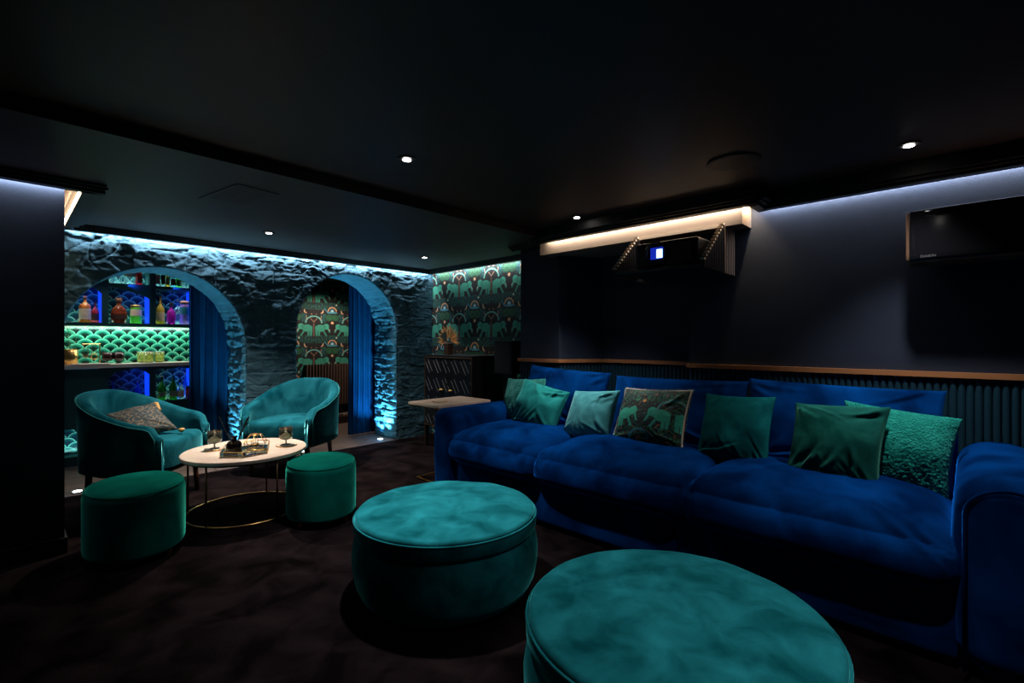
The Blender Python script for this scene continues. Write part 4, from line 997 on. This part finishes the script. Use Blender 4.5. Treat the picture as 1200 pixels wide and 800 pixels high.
dr = bx(0.36, 0.66, BY - .004, BY + .014, 0.36, 0.925).build('door', M_barpaint, bar)
def xz_prism(poly, y0, y1, m, name):
    n = len(poly); v = [(x - .93, y0 - BY, z) for x, z in poly] + [(x - .93, y1 - BY, z) for x, z in poly]
    f = [(i, (i + 1) % n, n + (i + 1) % n, n + i) for i in range(n)] + [tuple(range(n - 1, -1, -1)), tuple(range(n, 2 * n))]
    return mesh(name, v, f, m, bar)
xz_prism([(0.71, 1.745), (1.04, 1.745), (1.04, 1.63), (1.02, 1.645), (0.93, 1.682), (0.82, 1.715), (0.71, 1.738)], BY, BY + .02, M_barpaint, 'arched_header')
xz_prism([(0.36, 1.745), (0.66, 1.745), (0.66, 1.66), (0.63, 1.69), (0.58, 1.72), (0.50, 1.74)], BY, BY + .02, M_barpaint, 'arched_header')
xz_prism([(0.71, 0.93), (1.04, 0.93), (1.04, 0.85), (1.00, 0.885), (0.93, 0.90), (0.82, 0.90), (0.76, 0.885), (0.71, 0.83)], BY, BY + .02, M_barpaint, 'arched_header')
xz_prism([(1.09, 0.93), (1.42, 0.93), (1.42, 0.90), (1.09, 0.90)], BY, BY + .02, M_barpaint, 'header')
tag(bx(0.24, 1.80, BY - .035, BK, 0.932, 0.968).build('bar_counter', M_counter), 'pale stone worktop running along the bar under the green tiles', 'worktop').location = (0.93, BY, 0)
# fish-scale tiles
def tile_mesh(dark):
    R = 0.0660; n = 18; v = [(0, -0.0032, -0.012)]; col = []
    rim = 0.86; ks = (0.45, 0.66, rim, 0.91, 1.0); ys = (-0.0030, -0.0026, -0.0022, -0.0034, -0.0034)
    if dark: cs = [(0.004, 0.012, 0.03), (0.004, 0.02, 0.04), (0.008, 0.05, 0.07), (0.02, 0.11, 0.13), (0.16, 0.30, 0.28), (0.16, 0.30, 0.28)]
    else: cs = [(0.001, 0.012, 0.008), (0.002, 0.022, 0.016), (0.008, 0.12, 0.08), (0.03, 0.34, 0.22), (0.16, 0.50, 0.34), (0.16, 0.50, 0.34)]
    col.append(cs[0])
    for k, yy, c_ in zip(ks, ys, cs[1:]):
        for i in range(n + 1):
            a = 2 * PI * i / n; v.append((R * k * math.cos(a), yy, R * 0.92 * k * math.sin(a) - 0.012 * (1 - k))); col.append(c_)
    f = [(0, 1 + i, 2 + i) for i in range(n)]
    for q in range(len(ks) - 1):
        for i in range(n): a = 1 + q * (n + 1) + i; f.append((a, a + n + 1, a + n + 2, a + 1))
    return v, f, col
tiles = {}
def tile_field(parent, x0, x1, z0, z1, y, dark):
    """fans overlap like fish scales: a lower row lies over the one above"""
    row = 0; z = z0 - 0.04
    while z < z1 + 0.055:
        x = x0 + (0.066 if row % 2 else 0.0)
        while x < x1 + 0.01:
            if x - x0 > -0.001 and x1 - x > -0.001 and z > z0 - 0.05:
                key = dark
                zt = z
                clipz = z + 0.0603 > z1
                if not clipz and x - 0.0655 > x0 - 0.03 and x + 0.0655 < x1 + 0.03 and z - 0.061 > z0 - 0.001:
                    if key not in tiles:
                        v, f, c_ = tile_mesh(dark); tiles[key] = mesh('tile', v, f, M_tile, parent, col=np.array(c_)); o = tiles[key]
                    else: o = tiles[key].copy(); link(o, parent)
                    o.location = (x - .93, y - BY + 0.0028 * row - 0.018, zt)
                else:
                    v, f, c_ = tile_mesh(dark); v = [(min(max(q[0] + x, x0), x1), q[1], min(max(q[2] + z, z0), z1)) for q in v]
                    if z + 0.06 > z0 + 0.004 and z - 0.06 < z1:
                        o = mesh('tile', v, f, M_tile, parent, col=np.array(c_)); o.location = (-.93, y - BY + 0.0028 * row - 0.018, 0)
            x += 0.132
        z += 0.046; row += 1
bs = thing('backsplash', (0.93, BY, 0), 'green fish scale tile backsplash between counter and shelf', 'tiles')
MB().box(0.30 - .93, 1.50 - .93, BK - BY - .002, BK - BY + .012, 0.968, 1.345).build('panel', M_grout, bs)
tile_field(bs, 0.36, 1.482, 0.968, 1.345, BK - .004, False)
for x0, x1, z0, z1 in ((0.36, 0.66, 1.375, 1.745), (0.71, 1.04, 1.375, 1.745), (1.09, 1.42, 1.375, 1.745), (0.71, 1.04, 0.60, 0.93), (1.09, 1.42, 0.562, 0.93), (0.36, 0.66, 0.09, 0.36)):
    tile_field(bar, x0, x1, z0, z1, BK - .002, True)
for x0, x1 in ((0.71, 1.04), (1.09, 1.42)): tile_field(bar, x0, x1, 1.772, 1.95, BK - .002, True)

# ------------------------------------------------------------------ BOTTLES
GL = {}
def gm(name, c, tr=0.55, rough=0.08): return mat('glass_' + name, c, rough, trans=tr)
PROF = {
    'whisky': [(.90, 0), (1, .02), (1, .60), (.92, .66), (.55, .72), (.30, .76), (.28, .92), (.34, .93)],
    'decanter': [(.55, 0), (.72, .02), (1, .22), (.98, .38), (.72, .60), (.34, .68), (.26, .72), (.26, .82), (.36, .84)],
    'jar': [(.94, 0), (1, .03), (1, .78), (.94, .84), (.90, .86)],
    'gin': [(.95, 0), (1, .02), (1, .50), (.88, .58), (.40, .68), (.26, .74), (.24, .92), (.30, .93)],
    'champagne': [(.92, 0), (1, .03), (1, .44), (.88, .54), (.50, .72), (.34, .80), (.32, .95), (.38, .96)],
    'flask': [(.7, 0), (.9, .03), (1, .25), (1, .48), (.7, .62), (.3, .70), (.26, .80), (.36, .82)],
}
def bottle(x, y, z, h, wdt, kind, glass, lab_m, cap_m, label, grp, flat=1.0):
    t = thing('bottle', (x, y, z), label, 'bottle', grp); R = wdt / 2; pr = PROF[kind]
    MB().lathe([(r * R, q * h) for r, q in pr], 18, sy=flat).build('glass', glass, t, True)
    top = pr[-1]; cr = top[0] * R * 1.1
    MB().lathe([(cr, top[1] * h), (cr, h * .985), (cr * .85, h)], 12, sy=flat).build('cap', cap_m, t, True)
    if lab_m:
        z0, z1 = {'whisky': (.12, .52), 'decanter': (.16, .34), 'jar': (.42, .74), 'gin': (.12, .42), 'champagne': (.14, .36), 'flask': (.12, .42)}[kind]
        v = []; n = 9
        for zz in (z0 * h, z1 * h):
            for i in range(n): a = PI * 1.1 + PI * .80 * i / (n - 1); v.append((R * 1.02 * math.cos(a), R * 1.02 * flat * math.sin(a), zz))
        f = [(i, i + 1, n + i + 1, n + i) for i in range(n - 1)]; mesh('label', v, f, lab_m, t, True)
    return t
cap_dk = mat('cap_dark', (0.02, 0.015, 0.015), 0.4); cap_gold = mat('cap_gold', (0.6, 0.38, 0.12), 0.35, 0.8); cap_red = mat('cap_red', (0.4, 0.02, 0.02), 0.4); cork = mat('cork', (0.40, 0.22, 0.12), 0.8)
paper = mat('label_cream', (0.62, 0.50, 0.34), 0.6, c2=(0.5, 0.42, 0.3), scale=30); paper_p = mat('label_peach', (0.75, 0.52, 0.42), 0.6); lab_dk = mat('label_dark', (0.05, 0.02, 0.015), 0.5)
lab_teal = mat('label_teal', (0.03, 0.30, 0.36), 0.5); lab_pink = mat('label_pink', (0.65, 0.25, 0.38), 0.5); lab_red = mat('label_red', (0.5, 0.03, 0.03), 0.5); lab_blue = mat('label_blue', (0.04, 0.1, 0.4), 0.5)
amber = gm('amber', (0.75, 0.22, 0.04)); cognac = gm('cognac', (0.30, 0.05, 0.02)); lime = gm('lime', (0.25, 0.75, 0.12)); magenta = gm('magenta', (0.45, 0.02, 0.40)); clear = gm('clear', (0.75, 0.9, 0.95), 0.9, 0.03)
lilac = gm('lilac', (0.75, 0.45, 0.75), 0.6); aqua = gm('aqua', (0.35, 0.75, 0.85), 0.8); dkgreen = gm('bottle_green', (0.03, 0.20, 0.04), 0.5); red_g = gm('red', (0.55, 0.04, 0.05)); honey = gm('honey', (0.7, 0.45, 0.08)); blue_g = gm('cobalt', (0.05, 0.15, 0.75), 0.6)
G1 = 'bottles in the bar niches'; z1 = 1.3755; yb = 6.27
bottle(0.545, yb, z1, .262, .092, 'whisky', amber, paper, cork, 'amber bottle with tall cream label in the left niche', G1)
bottle(0.622, yb + .02, z1, .215, .062, 'gin', red_g, lab_dk, cap_dk, 'slim red bottle behind the amber one in the left niche', G1)
bottle(0.805, yb, z1, .262, .138, 'decanter', cognac, lab_dk, cork, 'wide dark cognac decanter in the middle niche', G1, .55)
bottle(0.942, yb, z1, .195, .098, 'jar', lime, paper_p, cap_gold, 'squat lime green jar bottle with peach label in the middle niche', G1)
bottle(1.150, yb, z1, .30, .076, 'gin', honey, paper, cork, 'long necked honey bottle with pale label in the right niche', G1)
bottle(1.247, yb, z1, .24, .084, 'flask', magenta, None, cap_dk, 'magenta flask bottle in the right niche', G1)
bottle(1.318, yb + .05, z1, .28, .07, 'gin', clear, lab_blue, cap_gold, 'clear blue bottle behind the lilac one in the right niche', G1)
bottle(1.362, yb - .03, z1, .26, .088, 'jar', lilac, lab_teal, cork, 'lilac bottle with round teal label in the right niche', G1)
zt = 1.7725; G2 = 'bottles on the top bar shelf'
for x, h, wd, kind, g, lm, cm, lb in ((0.778, .20, .10, 'jar', clear, lab_blue, cap_dk, 'squat clear jar with blue label at the left of the top shelf'), (0.888, .20, .095, 'jar', clear, paper_p, cap_gold, 'clear jar with pale label left of the red bottle, top shelf'),
      (0.965, .22, .058, 'gin', red_g, lab_red, cap_red, 'red bottle on the top shelf above the decanter'), (1.125, .24, .042, 'whisky', clear, lab_pink, cap_dk, 'slim bottle with pink label, first right of the shelf divider, top shelf'), (1.170, .24, .038, 'whisky', clear, lab_dk, cap_dk, 'slim dark labelled bottle, second right of the divider, top shelf'),
      (1.212, .24, .040, 'gin', honey, paper, cap_gold, 'slim honey bottle with cream label, third right of the divider, top shelf'), (1.262, .22, .050, 'gin', aqua, lab_red, cap_dk, 'aqua bottle with red label, fourth right of the divider, top shelf'), (1.312, .2, .05, 'flask', lime, paper, cap_dk, 'green bottle with cream label, fifth right of the divider, top shelf'), (1.368, .24, .06, 'jar', clear, lab_teal, cap_gold, 'clear bottle with teal label at the right end of the top shelf')):
    bottle(x, 6.25, zt, h, wd, kind, g, lm, cm, lb, G2)
G3 = 'bottles on the low bar shelf'; zl = 0.5625
bottle(1.165, 6.27, zl, .26, .075, 'champagne', dkgreen, paper, cap_gold, 'left dark green champagne bottle on the low shelf behind the chair', G3)
bottle(1.262, 6.25, zl, .265, .078, 'champagne', dkgreen, paper, cap_dk, 'right dark green champagne bottle on the low shelf behind the chair', G3)
bottle(1.325, 6.24, zl, .22, .07, 'flask', clear, paper_p, cap_dk, 'clear flask bottle with pale label on the low shelf', G3)
bottle(1.392, 6.195, zl, .14, .055, 'jar', red_g, lab_red, cap_dk, 'short red jar bottle at the right end of the low shelf', G3)
bottle(1.392, 6.35, zl, .28, .045, 'gin', blue_g, None, cork, 'tall blue bottle at the right end of the low shelf', G3)
bottle(0.760, 6.29, zl, .25, .05, 'gin', blue_g, None, cap_dk, 'dark slim bottle in the low arched niche, left', G3)
bottle(0.960, 6.29, zl, .22, .045, 'gin', blue_g, None, cork, 'slim corked bottle in the low arched niche, right', G3)
bottle(0.585, 6.24, 0.091, .20, .06, 'jar', red_g, lab_red, cap_dk, 'red bottle in the bottom left bar niche', 'bottles in the bottom niche')
# things on the counter
zc = 0.9685
t = thing('ice_bucket', (0.435, 6.24, zc), 'brushed gold ice bucket at the left end of the bar counter', 'bucket')
MB().lathe([(.050, 0), (.056, .004), (.060, .145), (.056, .146), (.052, .01), (.001, .008)], 26).build('bucket', M_brass, t, True)
MB().tube([(.060 * math.cos(a), .060 * math.sin(a), .146) for a in np.linspace(0, 2 * PI, 33)[:-1]], .0025, 6, True).build('rim', M_brass, t, True)
t = thing('trailing_plant', (0.437, 6.30, 1.1), 'small trailing green plant hanging from the shelf above the gold bucket', 'plant')
MB().tube([(0, 0, 0.24), (-.01, -.01, .14), (.0, -.02, 0.02)], .003, 5).build('stem', M_green_leaf, t)
rnd = random.Random(3); b = MB()
for k in range(120):
    p = np.array([rnd.gauss(0, .022), rnd.gauss(-.02, .018), rnd.uniform(0, .25)]); s = .009; a = rnd.uniform(0, 6.28); e = np.array([math.cos(a), math.sin(a) * .5, rnd.uniform(-.6, .4)]) * s; g_ = np.array([-math.sin(a), .4, .6]) * s * .6
    b.add([p - e, p + g_, p + e, p - g_], [(0, 1, 2, 3)])
stuff(b.build('leaves', M_green_leaf, t))
t = thing('bar_tool_stand', (0.600, 6.26, zc), 'brass stand with hanging cocktail tools on the bar counter', 'bar tools')
MB().lathe([(.06, 0), (.06, .008)], 20).build('base', M_marble, t); MB().tube([(.055, 0, 0), (.055, 0, .20)], .005, 8).build('post', M_brass, t); MB().tube([(-.075, 0, .20), (.06, 0, .20)], .004, 6).build('rail', M_brass, t)
for k, x in enumerate((-.065, -.035, -.005, .025)):
    tl = MB().tube([(x, 0, .20), (x, -.004, .09)], .003, 6).build('tool_handle', M_dbrass, t)
MB().lathe([(.004, 0), (.020, .010), (.026, .026), (.023, .028), (.001, .01)], 14, (-.05, -.005, .062)).build('jigger', M_dbrass, t, True)
MB().tube([(.012 + .026 * math.cos(a), -.008, .075 + .026 * math.sin(a)) for a in np.linspace(0, 2 * PI, 21)[:-1]], .006, 6, True).build('strainer', M_brass, t, True)
tag(MB().box(-.16, .12, -.06, .05, 0, .010, .003).build('serving_board', M_marble), 'thin pale serving board under the bar tools', 'board').location = (0.60, 6.175, zc)
for x, lb in ((0.715, 'dark smoked goblet on the bar counter, left of the pair'), (0.805, 'dark smoked goblet on the bar counter, right of the pair')):
    t = thing('goblet', (x, 6.28, zc), lb, 'glass', 'dark goblets on the bar counter')
    MB().lathe([(0.028, 0.0), (0.028, 0.003), (0.005, 0.008), (0.005, 0.026), (0.040, 0.036), (0.045, 0.05), (0.045, 0.115), (0.043, 0.115), (0.043, 0.05), (0.036, 0.04), (0.001, 0.036)], 24).build('bowl', mat('dark_glass', (0.04, 0.02, 0.02), 0.05, trans=.5), t, True)
M_gg = mat('green_tumbler', (0.70, 0.80, 0.25), 0.06, trans=.75)
for x, y, lb in ((1.005, 6.33, 'yellow green tumbler standing behind the other two'), (1.045, 6.25, 'yellow green tumbler on the bar counter, left of the front two'), (1.140, 6.26, 'yellow green tumbler on the bar counter, right of the front two')):
    t = thing('tumbler', (x, y, zc), lb, 'glass', 'green tumblers on the bar counter')
    MB().lathe([(0.030, 0.0), (0.040, 0.006), (0.044, 0.03), (0.044, 0.115), (0.041, 0.115), (0.041, 0.03), (0.034, 0.012), (0.001, 0.010)], 24).build('cup', M_gg, t, True)
    MB().lathe([(0.0445, 0.110), (0.0455, 0.113), (0.0445, 0.116), (0.0415, 0.1155)], 24).build('rim', M_inlay, t, True)
